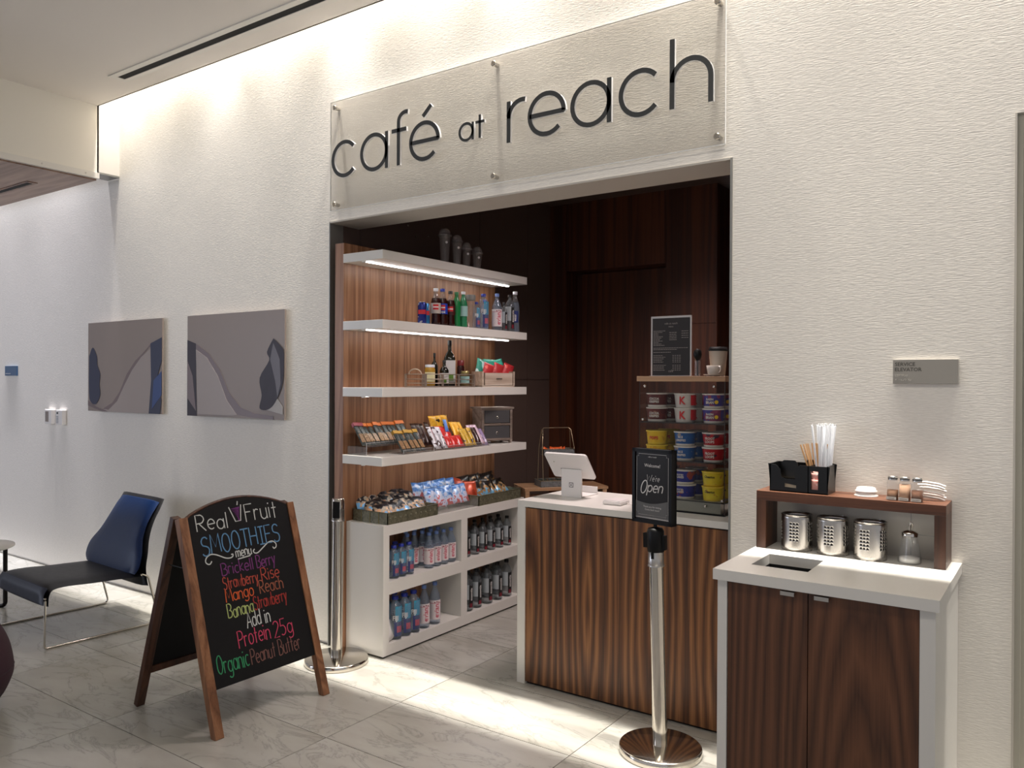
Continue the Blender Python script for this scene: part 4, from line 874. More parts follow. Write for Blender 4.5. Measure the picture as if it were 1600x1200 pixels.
b = MB(); b.box(-.0035, .0035, -.0018, -.0012, -.0035, .0035); b.xf(Matrix.Translation((-2.148, .42, ZP+.065))); ob('emblem_centre', b, MC['grey_emblem'], em, True)
b = MB(); rr = .015; hw, hh = .1275, .088
pts = [(sx*(hw-rr)+rr*math.cos(math.radians(a_)), sy*(hh-rr)+rr*math.sin(math.radians(a_))) for sx, sy, s0 in ((1, 1, 0), (-1, 1, 90), (-1, -1, 180), (1, -1, 270)) for a_ in (s0, s0+30, s0+60, s0+90)]
b.prism(pts, (0, 0, 0), (1, 0, 0), (0, 0, 1), (0, .012, 0)); TM_ = Matrix.Translation((-2.155, .415, ZP+.163)) @ Matrix.Rotation(math.radians(40), 4, 'X'); b.xf(TM_); ob('tablet', b, WHITEP, e, True, .002)
b = MB(); b.prism([(p[0]*.94, p[1]*.92) for p in pts], (0, .0121, 0), (1, 0, 0), (0, 0, 1), (0, .0008, 0)); b.xf(TM_); ob('screen', b, BLACK, e, True)
b = MB(); b.box(-.062, .062, -.002, .0, -.021, -.0185); b.xf(TM_); ob('card_slot', b, pm('dark_slot', (66, 62, 60), .5), e, True)
b = MB(); b.lathe([(.003, 0), (.003, .002)], 8); b.xf(TM_ @ Matrix.Translation((-.085, 0, .03)) @ Matrix.Rotation(PI/2, 4, 'X')); ob('camera_dot', b, CHROME, e, True)
e = thing('card_reader', (-1.85, .36, ZP), 'flat white square card reader with cord beside the register', 'card reader', None, .0)
b = MB(); b.box(-.05, .05, -.058, .058, .0, .022); b.xf(Matrix.Rotation(.05, 4, 'Z')); ob('case', b, WHITEP, e, bevel=.008)
b = MB(); b.box(-.044, .044, -.052, .052, .022, .0232); b.xf(Matrix.Rotation(.05, 4, 'Z')); ob('top_plate', b, pm('soft_white', (214, 208, 206), .5), e, bevel=.0005)
b = MB(); b.tube([(.046, .02, .006), (.08, .0, .004), (.11, .05, .003), (.15, .03, .003), (.2, .09, .003)], .002, 6); ob('cord', b, WHITEP, e)

# ------------------------------------------------------------------ cereal case
CX0, CX1, CY0, CY1 = -1.70, -1.275, .31, .58
TINT = clear('tinted_acrylic', (244, 243, 240), .1, .04, .985, (120, 110, 100), .5)
e = thing('cereal_case', (-1.49, .44, ZP), 'tall tinted acrylic display case of cereal cups on the counter', 'display case')
b = MB(); b.box(CX0, CX1, CY0, CY1, ZP, ZP+.008); ob('base', b, BLACK, e, True)
b = MB(); b.box(CX0, CX1-.02, CY0+.004, CY1, ZP+.008, ZP+.062); ob('plinth', b, pm('grey_film_base', (150, 150, 140), .3, .6), e, True)
b = MB(); b.box(CX0-.012, CX1+.004, CY0-.012, CY1+.01, 1.552, 1.577); ob('wood_top', b, PINE, e, True, .002)
b = MB(); b.add([(CX0, CY0-.003, ZP+.008), (CX1, CY0-.003, ZP+.008), (CX1, CY0-.003, 1.552), (CX0, CY0-.003, 1.552)], [(0, 1, 2, 3)]); ob('front_sheet', b, TINT, e, True)
for x in (CX0, CX1-.004): b = MB(); b.add([(x, CY0, ZP+.008), (x, CY1, ZP+.008), (x, CY1, 1.552), (x, CY0, 1.552)], [(0, 1, 2, 3)]); ob('side_sheet', b, TINT, e, True)
LV = [1.0, 1.18, 1.36]
for z in LV: b = MB(); b.box(CX0+.004, CX1-.004, CY0+.002, CY1, z-.006, z-.001); ob('shelf', b, pm('dark_acrylic_shelf', (44, 42, 40), .2), e, True)
b = MB(); b.box(CX1-.002, CX1+.001, CY0-.005, CY0-.002, ZP+.008, 1.552); b.box(CX0, CX0+.002, CY0-.005, CY0-.002, ZP+.008, 1.552); ob('corner_edge', b, pm('dark_edge', (52, 48, 44), .3), e, True)
for x, z in ((CX0+.03, 1.53), (CX1-.05, 1.53), (CX1-.09, ZP+.04), (CX0+.1, ZP+.04), (CX0+.02, 1.37), (CX1-.01, 1.01)):
    b = MB(); b.lathe([(.007, 0), (.007, .006), (.004, .008)], 10); b.xf(Matrix.Translation((x, CY0-.004, z)) @ Matrix.Rotation(PI/2, 4, 'X')); ob('screw_cap', b, CHROME, e, True)
def cereal(kind, c1, c2, c3, lines, lcol, bowl):
    t = thing('cereal_cup', (0, 0, -20), kind, 'cereal cup'); R0, R1, h = .044, .051, .068
    b = MB(); b.lathe([(R0*.96, 0), (R0, .001), (R0+.0012, .011)], 20); ob('foot', b, bowl, t)
    b = MB(); b.lathe([(R0+.0012, .011), (R1, h-.006)], 20); ob('body', b, patch('cereal_'+kind[:9], [c1, c1, c2, c3], 26, .4), t)
    b = MB(); b.lathe([(R1+.002, h-.006), (R1+.003, h-.001), (R1, h)], 20); ob('lid', b, bowl, t)
    if lines:
        b = MB()
        for s_, sz, z_, an in lines: text_round(b, s_, sz, R1+.0015, z_, .03, ang=an, sx=.9)
        ob('lettering', b, lcol, t)
    return t
CW = pm('cup_white', (214, 210, 204), .4); CYW = pm('cup_yellow', (226, 196, 60), .4); LR = pm('letter_red', (196, 24, 30), .4)
K = {'cocoa': cereal('cocoa cup', (84, 26, 24), (100, 34, 30), (140, 90, 70), [('COCOA', .015, .036, 0), ('KRISPIES', .015, .022, 0)], CW, CW),
 'red_k': cereal('k cup', (206, 200, 194), (206, 200, 194), (214, 208, 202), [('K', .05, .018, .0)], LR, CW),
 'raisin': cereal('raisin cup', (60, 56, 140), (130, 50, 90), (156, 70, 104), [('RAISIN', .013, .038, -.1), ('BRAN', .017, .022, -.1)], CW, CW),
 'pops': cereal('pops cup', (226, 186, 30), (226, 186, 30), (210, 160, 30), [('POPS', .021, .026, 0)], LR, CYW),
 'rice': cereal('rice cup', (22, 84, 150), (24, 90, 160), (150, 140, 140), [('RICE', .014, .038, -.15), ('KRISPIES', .014, .023, -.1)], CW, CW),
 'loops': cereal('loops cup', (170, 22, 34), (176, 26, 38), (60, 30, 50), [('FROOT', .016, .036, -.1), ('LOOPS', .016, .021, -.1)], CW, CW),
 'flakes': cereal('flakes cup', (26, 36, 130), (28, 40, 140), (150, 60, 60), [('FROSTED', .010, .042, -.2), ('FLAKES', .014, .03, -.2)], CW, CW),
 'oats': cereal('oats cup', (224, 200, 50), (226, 206, 60), (206, 150, 60), [('Cheerios', .015, .04, -.1)], pm('letter_black', (30, 26, 24), .4), CYW)}
b = MB(); b.lathe([(0, 0), (.009, 0), (.009, .0008)], 10); b.xf(Matrix.Rotation(.5, 4, 'Z') @ Matrix.Translation((0, -.0515, .03)) @ Matrix.Rotation(PI/2, 4, 'X')); ob('sun_emblem', b, pm('sun_yellow', (236, 196, 40), .4), K['raisin'])
b = MB(); patch_round(b, .0525, .012, .06, .8, 1.6, 6); ob('red_swoosh', b, LR, K['red_k'])
cols = [-1.636, -1.492, -1.352]; grid = [['flakes', 'flakes', 'oats'], ['pops', 'rice', 'loops'], ['cocoa', 'red_k', 'raisin']]
KD = {'cocoa': 'dark red and white cocoa cereal cup', 'red_k': 'white cereal cup with large red K', 'raisin': 'purple and pink cereal cup with yellow sun', 'pops': 'yellow cereal cup with red lettering', 'rice': 'blue rice cereal cup', 'loops': 'red cereal cup with white lettering', 'flakes': 'dark blue flakes cereal cup', 'oats': 'yellow cereal cup with black lettering'}
for lv in range(3):
    for ci in range(3):
        for k in range(2):
            for dpt in range(2):
                kd = grid[lv][ci]
                lab = KD[kd]+', '+['lower', 'upper'][k]+' of the '+['front', 'rear'][dpt]+' stack'+(' in the %s column' % ['left', 'middle'][ci] if kd == 'flakes' else '')
                put(K[kd], cols[ci]+(.012 if dpt else 0), CY0+.06+.115*dpt, LV[lv]-.001+.069*k, lab, 'cereal cups in the case', rz=.1)
# menu card, cup stand-in on the case
e = thing('menu_card', (-1.60, .4, 1.577), 'black menu card in clear frame standing on the cereal case', 'menu')
MX0, MX1, MY, MZ0, MZ1 = -1.672, -1.478, .36, 1.577, 1.843
k_ = (3.2066+MY)/(3.2066+.5)
MX0, MX1 = -1.7305*k_, -1.516*k_
MZ1 = 1.55+(1.879-1.55)*k_
b = MB(); b.box(MX0, MX1, MY, MY+.003, MZ0, MZ1); ob('frame', b, clear('menu_frame_acrylic', (200, 190, 188), .4, .1, .5), e, True)
b = MB(); b.box(MX0+.007, MX1-.007, MY-.0012, MY-.0002, MZ0+.004, MZ1-.010); ob('card', b, pm('menu_black', (34, 28, 26), .35), e, True)
b = MB(); b.box(MX0-.001, MX1+.001, MY-.001, MY+.004, MZ1-.002, MZ1); b.box(MX0-.001, MX0+.001, MY-.001, MY+.004, MZ0, MZ1); b.box(MX1-.001, MX1+.001, MY-.001, MY+.004, MZ0, MZ1); b.box(MX0, MX1, MY-.02, MY+.03, MZ0, MZ0+.002); ob('edge', b, pm('frame_edge', (190, 180, 176), .3), e, True)
b = MB(); mc = (MX0+MX1)/2; mw = MX1-MX0; mh = MZ1-MZ0
def mrow(z, a_, c_, h=.0022):
    x = MX0+mw*a_
    while x < MX0+mw*c_:
        l_ = random.uniform(.006, .013); b.box(x, min(x+l_, MX0+mw*c_), MY-.0016, MY-.0012, z, z+h); x += l_+.002
text(b, 'cafe at reach', .013, (mc, MY-.0016, MZ0+mh*.86)); text(b, 'MENU', .009, (mc, MY-.0016, MZ0+mh*.81)); text(b, 'café', .016, (mc, MY-.0016, MZ0+mh*.07))
for k in range(11): mrow(MZ0+mh*(.75-.024*k), .06, .06+random.uniform(.12, .3))
for k in range(5): mrow(MZ0+mh*(.72-.03*k), .46, .64)
for k in range(4): mrow(MZ0+mh*(.74-.036*k), .76, .93)
mrow(MZ0+mh*.465, .06, .92); mrow(MZ0+mh*.44, .06, .65); mrow(MZ0+mh*.395, .06, .5)
for k in range(10):
    if k == 5: continue
    mrow(MZ0+mh*(.34-.027*k), .06, .06+random.uniform(.15, .32))
    for j in range(4): mrow(MZ0+mh*(.34-.027*k), .54+.055*j, .575+.055*j)
ob('lettering', b, pm('menu_print', (150, 140, 134), .5), e, True)
cxx = -1.372
t = thing('coffee_cup', (cxx+.018, .43, 1.577), 'white paper coffee cup with black lid behind the small china cup', 'cup')
b = MB(); b.lathe([(.031, 0), (.032, .002), (.043, .118), (.044, .121)], 22); ob('body', b, pm('paper_cup', (176, 168, 154), .6), t); b = MB(); b.lathe([(.046, .119), (.047, .124), (.043, .127), (.042, .138), (.036, .138)], 22); ob('lid', b, BLACK, t)
t = thing('espresso_cup', (cxx+.025, .355, 1.577), 'small white china espresso cup on its saucer', 'cup', None, -.5)
b = MB(); b.lathe([(.02, 0), (.046, .006), (.048, .009), (.02, .004)], 22); ob('saucer', b, pm('china_white', (196, 186, 176), .25), t)
b = MB(); b.lathe([(.018, .005), (.028, .014), (.034, .05), (.032, .05), (.026, .016)], 22); ob('cup', b, MC['china_white'], t)
b = MB(); b.tube([(.033+.014*math.sin(a_), 0, .031+.013*math.cos(a_)) for a_ in [PI*k/8 for k in range(9)]], .0035, 6); ob('handle', b, MC['china_white'], t)
t = thing('spoon_holder', (-1.432, .37, 1.577), 'slim clear holder with a black scoop beside the menu card', 'utensil holder')
b = MB(); b.lathe([(.014, 0), (.014, .075)], 12); ob('holder', b, GLASS, t)
b = MB(); b.tube([(0, 0, .004), (0, 0, .08)], .004, 6); b.lathe([(.004, .07), (.016, .085), (.02, .1), (.018, .118), (.008, .128)], 10); ob('scoop', b, BLACK, t)

# ------------------------------------------------------------------ stanchions
def stanchion(loc, tilt, label, h=.9):
    t = thing('stanchion', loc, label, 'stanchion')
    b = MB(); b.lathe([(.170, 0), (.172, .003), (.172, .026), (.166, .031), (0, .034)], 48); ob('base', b, CHROME, t)
    b = MB(); b.lathe([(.158, -.0), (.158, .0015)], 32); ob('rubber_foot', b, BLACK, t)
    Mt = Matrix.Rotation(tilt[0], 4, 'X') @ Matrix.Rotation(tilt[1], 4, 'Y') @ Matrix.Translation((0, 0, .03))
    b = MB(); b.lathe([(.0315, 0), (.0315, h-.13)], 28); b.xf(Mt); ob('post', b, CHROME, t)
    b = MB(); b.lathe([(.036, h-.15), (.036, h-.145), (.0335, h-.143), (.0335, h-.085)], 24); b.xf(Mt); ob('collar', b, STEEL, t)
    return t, Mt
t, Mt = stanchion((-3.288, -.17, 0), (0, .012), 'polished steel stanchion standing left of the opening by the chalkboard')
b = MB(); b.lathe([(.0335, .755), (.0335, .87), (.03, .874)], 24); b.xf(Mt); ob('head', b, CHROME, t)
for s_ in (-1, 1): b = MB(); b.box(-.018, .018, s_*.033-.006, s_*.033+.006, .77, .86); b.xf(Mt @ Matrix.Rotation(.5, 4, 'Z')); ob('belt_slot', b, BLACK, t)
t, Mt = stanchion((-1.392, -.115, 0), (0.012, -.024), 'steel stanchion holding the framed open sign in front of the counter')
b = MB(); b.lathe([(.034, .81), (.036, .815), (.036, .895), (.03, .908), (.01, .912)], 24); b.xf(Mt); ob('head', b, BLACK, t)
b = MB(); b.box(-.052, -.034, -.012, .012, .825, .885); b.xf(Mt); ob('belt_end', b, BLACK, t)
b = MB(); b.box(.034, .046, -.012, .012, .82, .88); b.xf(Mt); ob('belt_receiver', b, BLACK, t)
b = MB(); b.box(-.006, .006, -.037, -.0345, .785, .81); b.xf(Mt); ob('latch', b, BLACK, t)
b = MB(); b.tube([(0, 0, .905), (0, 0, .945)], .008, 10); b.xf(Mt); ob('sign_stem', b, BLACK, t)
hd = Mt @ Vector((0, 0, .93)); off = hd
FM = Matrix.Translation((hd.x-.004, hd.y, hd.z-.003)) @ Matrix.Rotation(math.radians(-12), 4, 'Z')
sw_, shh = .203, .312
b = MB(); b.box(-sw_/2, -sw_/2+.014, -.022, .014, 0, shh); b.box(sw_/2-.014, sw_/2, -.022, .014, 0, shh); b.box(-sw_/2, sw_/2, -.022, .014, 0, .014); b.box(-sw_/2, sw_/2, -.022, .014, shh-.014, shh); b.box(-sw_/2, sw_/2, .0, .014, 0, shh); b.xf(FM); fr = ob('sign_frame', b, BLACK, t)
b = MB(); b.box(-sw_/2+.014, sw_/2-.014, -.016, .0, .014, shh-.014); b.xf(FM); ob('poster', b, pm('poster_black', (28, 24, 22), .3, spec=.3), fr)
def PL(a_, z_, d_): return FM @ Vector((a_, -.0164-d_, z_))
b = MB(); wv = [(-.087, .1)]+[(-.087+.174*k/12, .092-.012*math.sin(PI*k/12*1.1)+.006*(k/12)) for k in range(13)]+[(.087, .022), (-.087, .022)]
wv = wv[1:]; b.prism(wv, (0, -.0163, 0), (1, 0, 0), (0, 0, 1), (0, -.0001, 0)); b.xf(FM); ob('grey_wave', b, pm('poster_grey', (88, 86, 84), .35), fr)
b = MB()
bx, bz0, bz1, nt_ = .081, .034, shh-.022, .010
ribbon(b, [(-bx+nt_, bz1), (bx-nt_, bz1), (bx-nt_, bz1-nt_), (bx, bz1-nt_), (bx, bz0+nt_), (bx-nt_, bz0+nt_), (bx-nt_, bz0), (-bx+nt_, bz0), (-bx+nt_, bz0+nt_), (-bx, bz0+nt_), (-bx, bz1-nt_), (-bx+nt_, bz1-nt_)], .0014, PL, True)
b.add([PL(-.085, .020, 0), PL(.085, .020, 0), PL(.085, .0255, 0), PL(-.085, .0255, 0)], [(0, 1, 2, 3)])
def ptext(s_, sz, z_, bold=0): text(b, s_, sz, FM @ Vector((0, -.0166, z_)), FM.to_3x3() @ Vector((1, 0, 0)), (0, 0, 1), bold)
ptext('café at reach', .0085, shh-.036); ptext('Welcome!', .0195, .236, .01); ptext('Thank you for visiting', .0105, .066); ptext('Come back soon!', .0105, .054)
strokes(b, 'W', -.031, -.005, .178, .026, .0019, PL, shear=.18); strokes(b, "e're", 0, .036, .178, .024, .0019, PL, shear=.18)
strokes(b, 'O', -.064, -.034, .124, .055, .0045, PL, shear=.28); strokes(b, 'pen', -.026, .052, .132, .046, .0042, PL, shear=.26)
b.v = b.v; ob('lettering', b, pm('poster_print', (205, 200, 196), .45), fr)

# ------------------------------------------------------------------ A-frame chalkboard
e = thing('chalkboard_sign', (-3.29, -.815, 0), 'black A-frame chalkboard smoothie menu with brown wood legs', 'sign board')
td = Vector((-.28, 0, .93)).normalized(); P0 = Vector((-2.99, 0, 0)); nn = Vector((0, 1, 0)).cross(td)      # nn points into the room (+x)
def BD(y, t_, d_): return P0+Vector((0, y, 0))+td*t_+nn*d_
def bprism(mb, poly, d0, d1):
    n = len(poly); v = [BD(a_, c_, d0) for a_, c_ in poly]+[BD(a_, c_, d1) for a_, c_ in poly]
    mb.add(v, [tuple(range(n)), tuple(reversed(range(n, 2*n)))]+[(i, i+n, (i+1) % n+n, (i+1) % n) for i in range(n)])
sgn = 1 if nn.x > 0 else -1
ylo, yhi = -1.135, -.492
for a_, c_ in ((ylo, ylo+.043), (yhi-.04, yhi)):
    b = MB(); bprism(b, [(a_, 0), (c_, 0), (c_, .966), (a_, .966)], -.03*sgn, .006*sgn); ob('leg', b, OAKF, e, True, .002)
ar = [(-.53-.567*k/16, .968+.056*math.sin(PI*(k/16)**.95)) for k in range(17)]
b = MB(); bprism(b, [(ylo+.043, .2), (yhi-.04, .2)]+[(yhi-.03-.583*k/16, .95+.074*math.sin(PI*k/16)**.8) for k in range(17)], -.022*sgn, -.001*sgn); ob('board', b, CHALKB, e, True)
b = MB(); pr = [(yhi-.03-.583*k/16, .955+.074*math.sin(PI*k/16)**.8) for k in range(17)]
b.tube([BD(a_, c_, -.012*sgn) for a_, c_ in pr], .008, 6); ob('arched_rim', b, DOAK, e, True)
# rear leaf
tb = Vector((.30, 0, .93)).normalized(); PB = Vector((-3.60, 0, 0))
def BB(y, t_, d_): return PB+Vector((0, y, 0))+tb*t_+Vector((-tb.z, 0, tb.x))*d_
def rprism(mb, y0, y1, t0, t1, d0, d1):
    v = [BB(y, t_, d_) for y in (y0, y1) for t_ in (t0, t1) for d_ in (d0, d1)]
    mb.add(v, [(0, 1, 3, 2), (4, 6, 7, 5), (0, 4, 5, 1), (2, 3, 7, 6), (0, 2, 6, 4), (1, 5, 7, 3)])
for a_, c_ in ((ylo, ylo+.04), (yhi-.04, yhi)):
    b = MB(); rprism(b, a_, c_, 0, .966, 0, .03); ob('leg', b, DOAK, e, True, .002)
b = MB(); rprism(b, ylo+.04, yhi-.04, .2, .95, .006, .02); ob('rear_board', b, CHALKB, e, True)
b = MB(); rprism(b, ylo+.04, yhi-.04, .17, .205, 0, .028); ob('rear_rail', b, DOAK, e, True)
for y in (ylo+.02, yhi-.02):
    b = MB(); b.box(-3.315, -3.265, y-.012, y+.012, .895, .91); ob('hinge', b, BLACK, e, True)
    b = MB(); b.tube([BD(y, .74, -.025*sgn), BB(y, .74, -.005)], .003, 6); ob('stay', b, BLACK, e, True)
def CP(y, t_, d_): return BD(y, t_, .0006*sgn+d_*sgn)
def chalk(nm, col, items, wd_=.0048):
    b = MB()
    for s_, a_, c_, z_, h_ in items: strokes(b, s_, a_, c_, z_, h_, wd_, CP, jit=.05)
    return b, pm('chalk_'+nm, col, .9)
def put_chalk(*a_, **k_):
    b_, m_ = chalk(*a_, **k_); ob('chalk_lettering', b_, m_, e, True)
random.seed(5)
def put_chalk(nm, col, items, wd_=.0048):
    for it in items:
        b_, m_ = chalk(nm, col, [it], wd_); ob('chalk_lettering', b_, m_, e, True)
put_chalk('white', (196, 200, 196), [('Real', -1.053, -.885, .893, .075), ('Fruit', -.786, -.6, .902, .084), ('menu', -.875, -.787, .748, .045), ('Add in', -.8814, -.75, .419, .07)], .0052)
m = MC['chalk_white']
for nm_, qs in (('chalk_scroll', [[(-1.0053, .7516), (-1.0162, .7402), (-1.0288, .7425), (-1.037, .7555), (-1.0272, .773), (-1.0038, .7823), (-.9744, .7751), (-.934, .7542), (-.9078, .7495), (-.893, .7548), (-.8911, .7643), (-.9003, .764)]]),
          ('chalk_scroll', [[(-.7681, .7671), (-.7768, .7604), (-.7719, .7494), (-.7528, .7481), (-.7193, .767), (-.6852, .7861), (-.6596, .7882), (-.6423, .7749), (-.6435, .7583), (-.6575, .7523), (-.663, .7616)]]), ('chalk_underline', [[(-.8691, .7366), (-.7975, .7418)]]),
          ('chalk_cup_outline', [[(-.8705, .985), (-.845, .913), (-.8165, .914), (-.8018, .99)], [(-.822, .99), (-.817, 1.008)]])):
    b = MB()
    for q in qs: ribbon(b, curve2(q, 4) if nm_ == 'chalk_scroll' else q, .0055, CP)
    ob(nm_, b, m, e, True)
b = MB(); ribbon(b, [(-.862+.0022*k if k % 2 else -.812-.0008*k, .978-.0033*k) for k in range(20)], .004, CP); ob('chalk_drawing', b, pm('chalk_violet', (136, 58, 142), .9), e, True)
put_chalk('blue', (92, 138, 176), [('SMOOTHIES', -1.044, -.61, .784, .086)], .0058)
put_chalk('purple', (118, 54, 116), [('Brickell', -.9645, -.79, .677, .056), ('Berry', -.772, -.6636, .677, .06)])
put_chalk('coral', (172, 72, 56), [('Strawberry', -.9685, -.778, .613, .056), ('Rise', -.757, -.6525, .613, .06)])
put_chalk('orange', (206, 92, 44), [('Mango', -.9668, -.815, .554, .058)]); put_chalk('rust', (150, 88, 64), [('Reach', -.78, -.643, .556, .062)])
put_chalk('lime', (168, 182, 112), [('Banana', -.9695, -.8304, .482, .062)]); put_chalk('red', (158, 50, 42), [('Strawberry', -.826, -.6354, .49, .062)])
put_chalk('pink', (196, 66, 96), [('Protein', -.9415, -.765, .343, .075), ('25g', -.745, -.6335, .337, .075)])
put_chalk('green', (52, 142, 94), [('Organic', -1.0668, -.9019, .256, .08)]); put_chalk('taupe', (116, 80, 72), [('Peanut', -.8909, -.755, .254, .068), ('Butter', -.735, -.607, .252, .072)])

# ------------------------------------------------------------------ lounge chair
def rprof(pts, r, n=6):
    out = []
    for i, p in enumerate(pts):
        if i in (0, len(pts)-1): out.append(p); continue
        a_, b_, c_ = Vector(pts[i-1]), Vector(p), Vector(pts[i+1]); u = (a_-b_).normalized(); v = (c_-b_).normalized(); rr_ = min(r, (a_-b_).length*.45, (c_-b_).length*.45)
        p0, p1 = b_+u*rr_, b_+v*rr_
        for k in range(n+1): t_ = k/n; out.append(tuple(p0*(1-t_)**2+b_*2*t_*(1-t_)+p1*t_*t_))
    return out
BLUE_SHEEN = pm('blue_sheen_leather', (6, 32, 70), .4, spec=.22); BLKL = pm('black_leather', (20, 20, 23), .42, spec=.35)  # blue light reflected on the dark chair back is painted into the leather colour
ch = thing('lounge_chair', (-5.11, -.62, 0), 'low armless lounge chair with blue-sheen back and black seat on chrome sled base', 'chair', None, -.06)
WD = .70
def slab(prof_t, prof_b, wf_, crown=.0, nx=10):
    """cushion: top and bottom profiles (y, z) swept over the width wf_(i)"""
    n = len(prof_t); v = []; f = []
    for i in range(n):
        w_ = wf_(i)
        for k in range(nx+1):
            u = k/nx*2-1; e_ = (1-abs(u)**6)
            yt, zt = prof_t[i]; yb, zb = prof_b[i]; my, mz = (yt+yb)/2, (zt+zb)/2
            v.append((u*w_/2, my+(yt-my)*e_, mz+(zt-mz)*e_)); 
        for k in range(nx+1):
            u = 1-k/nx*2; e_ = (1-abs(u)**6); yt, zt = prof_t[i]; yb, zb = prof_b[i]; my, mz = (yt+yb)/2, (zt+zb)/2
            v.append((u*w_/2, my+(yb-my)*e_, mz+(zb-mz)*e_))
    m_ = 2*(nx+1)
    for i in range(n-1):
        for k in range(m_): f.append((i*m_+k, i*m_+(k+1) % m_, (i+1)*m_+(k+1) % m_, (i+1)*m_+k))
    f.append(tuple(reversed(range(m_)))); f.append(tuple(range((n-1)*m_, n*m_)))
    b_ = MB(); b_.add(v, f, True); return b_
def offs(pr, d):
    o_ = []
    for i in range(len(pr)):
        a_ = pr[max(0, i-1)]; c_ = pr[min(len(pr)-1, i+1)]; dy, dz = c_[0]-a_[0], c_[1]-a_[1]; l_ = math.hypot(dy, dz) or 1
        o_.append((pr[i][0]+dz/l_*d, pr[i][1]-dy/l_*d))
    return o_
# local: chair centre at y=-.62; front edge y≈-.37 local, rear ≈ +.3
sp = curve2([(-.365, .245), (-.36, .31), (-.33, .352), (-.25, .362), (-.1, .352), (.05, .345), (.22, .335)])
b = slab(sp, offs(sp, .04), lambda i: WD); ob('seat', b, BLKL, ch)
fr_ = curve2([(-.371, .25), (-.367, .31), (-.345, .347)]); b = slab([(y-.003, z+.002) for y, z in fr_], offs(fr_, .01), lambda i: WD-.03); ob('seat_nose', b, pm('dark_blue_sheen_leather', (10, 18, 40), .4, spec=.25), ch)  # same painted blue reflection, darker, along the seat front
bp_ = curve2([(.14, .335, .68), (.15, .38, .75), (.175, .46, .73), (.215, .55, .60), (.26, .64, .54), (.31, .72, .53), (.345, .765, .52)])
pr2 = [(p[0], p[1]) for p in bp_]; ws = [p[2] for p in bp_]
b = slab(pr2, offs(pr2, .045), lambda i: ws[i]-.02); ob('back_cushion', b, BLUE_SHEEN, ch)
sh_ = curve2([(.26, .235, .60), (.235, .30, .66), (.205, .38, .76), (.22, .46, .745), (.26, .55, .63), (.305, .64, .57), (.35, .72, .56), (.38, .775, .545)])
pr3 = [(p[0], p[1]) for p in sh_]; w3 = [p[2] for p in sh_]
b = slab(offs(pr3, -.012), offs(pr3, .022), lambda i: w3[i]); ob('back_shell', b, BLKL, ch)
ww = WD/2-.005; r0 = .0065
pth = [(-ww, .20, .33), (-ww, .24, .31), (-ww, .31, .03), (-ww, .30, r0), (-ww, -.30, r0), (-ww, -.36, r0), (-ww, -.365, .03), (-ww, -.36, .28)]
for s_ in (-1, 1):
    q = [(s_*abs(a_), c_, d_) for a_, c_, d_ in pth]; P3 = rprof(q, .04); b = MB(); b.tube(P3, r0, 8); ob('sled_runner', b, CHROME, ch)
b = MB(); b.tube([(-ww, .2, .325), (ww, .2, .325)], r0, 8); b.tube([(-ww, -.36, .29), (ww, -.36, .29)], r0, 8); ob('cross_bar', b, CHROME, ch)
# side table, pouf
t = thing('side_table', (-6.085, -.875, 0), 'round white-topped side table with dark metal legs, cut by the left edge', 'table')
b = MB(); b.lathe([(0, .395), (.24, .395), (.25, .4), (.25, .41), (0, .412)], 40); ob('table_top', b, WHITE, t)
for k in range(3):
    a_ = .62+k*2*PI/3; q = [(.225*math.cos(a_), .225*math.sin(a_), .395), (.225*math.cos(a_), .225*math.sin(a_), .02), (.19*math.cos(a_), .19*math.sin(a_), .006), (0, 0, .006)]
    b = MB(); b.tube(rprof(q, .04), .014, 8); ob('leg', b, pm('dark_bronze', (44, 40, 38), .35, .8), t)
t = thing('pouf', (-4.277, -1.762, 0), 'dark plum rounded upholstered pouf, cut by the left edge', 'pouf')
b = MB(); b.lathe([(.0, 0)]+curve2([(.22, .0), (.30, .05), (.345, .14), (.35, .2), (.33, .3), (.28, .4), (.2, .48), (.1, .525), (.001, .53)], 4), 64); ob('seat', b, pm('plum_fabric', (54, 26, 38), .85), t)
b = MB(); b.tube([(.351*math.cos(a_), .351*math.sin(a_), .19) for a_ in [2*PI*k/32 for k in range(32)]], .003, 5, True); ob('piping', b, pm('plum_piping', (40, 18, 28), .7), t)

# ------------------------------------------------------------------ condiment station
e = thing('condiment_cabinet', (-.644, -.3, 0), 'white condiment cabinet with two dark walnut doors and waste slot', 'cabinet')
x0, x1, y0, y1, zb, zt = -.9862, -.3024, -.597, -.001, .8815, .9173
sx0, sx1, sy0, sy1 = -.9, -.709, -.46, -.252
b = MB(); b.box(x0, sx0, y0, y1, zb, zt); b.box(sx1, x1, y0, y1, zb, zt); b.box(sx0, sx1, y0, sy0, zb, zt); b.box(sx0, sx1, sy1, y1, zb, zt); ob('worktop', b, WHITE, e, True)
b = MB(); b.box(sx0-.01, sx1+.01, sy0-.01, sy1+.01, .60, .605); b.box(sx0-.01, sx0, sy0, sy1, .605, zb); b.box(sx1, sx1+.01, sy0, sy1, .605, zb); b.box(sx0-.01, sx1+.01, sy0-.01, sy0, .605, zb); b.box(sx0-.01, sx1+.01, sy1, sy1+.01, .605, zb); ob('waste_bin', b, VOID, e, True)
bx0, bx1, by0 = -.974, -.314, -.583
b = MB(); b.box(bx0, bx0+.032, by0, y1, 0, zb); b.box(bx1-.042, bx1, by0, y1, 0, zb); b.box(bx0+.032, bx1-.042, by0+.03, y1, 0, .06); b.box(bx0+.032, bx1-.042, y1-.02, y1, .06, zb); ob('carcass', b, WHITE, e, True)
gx = -.678
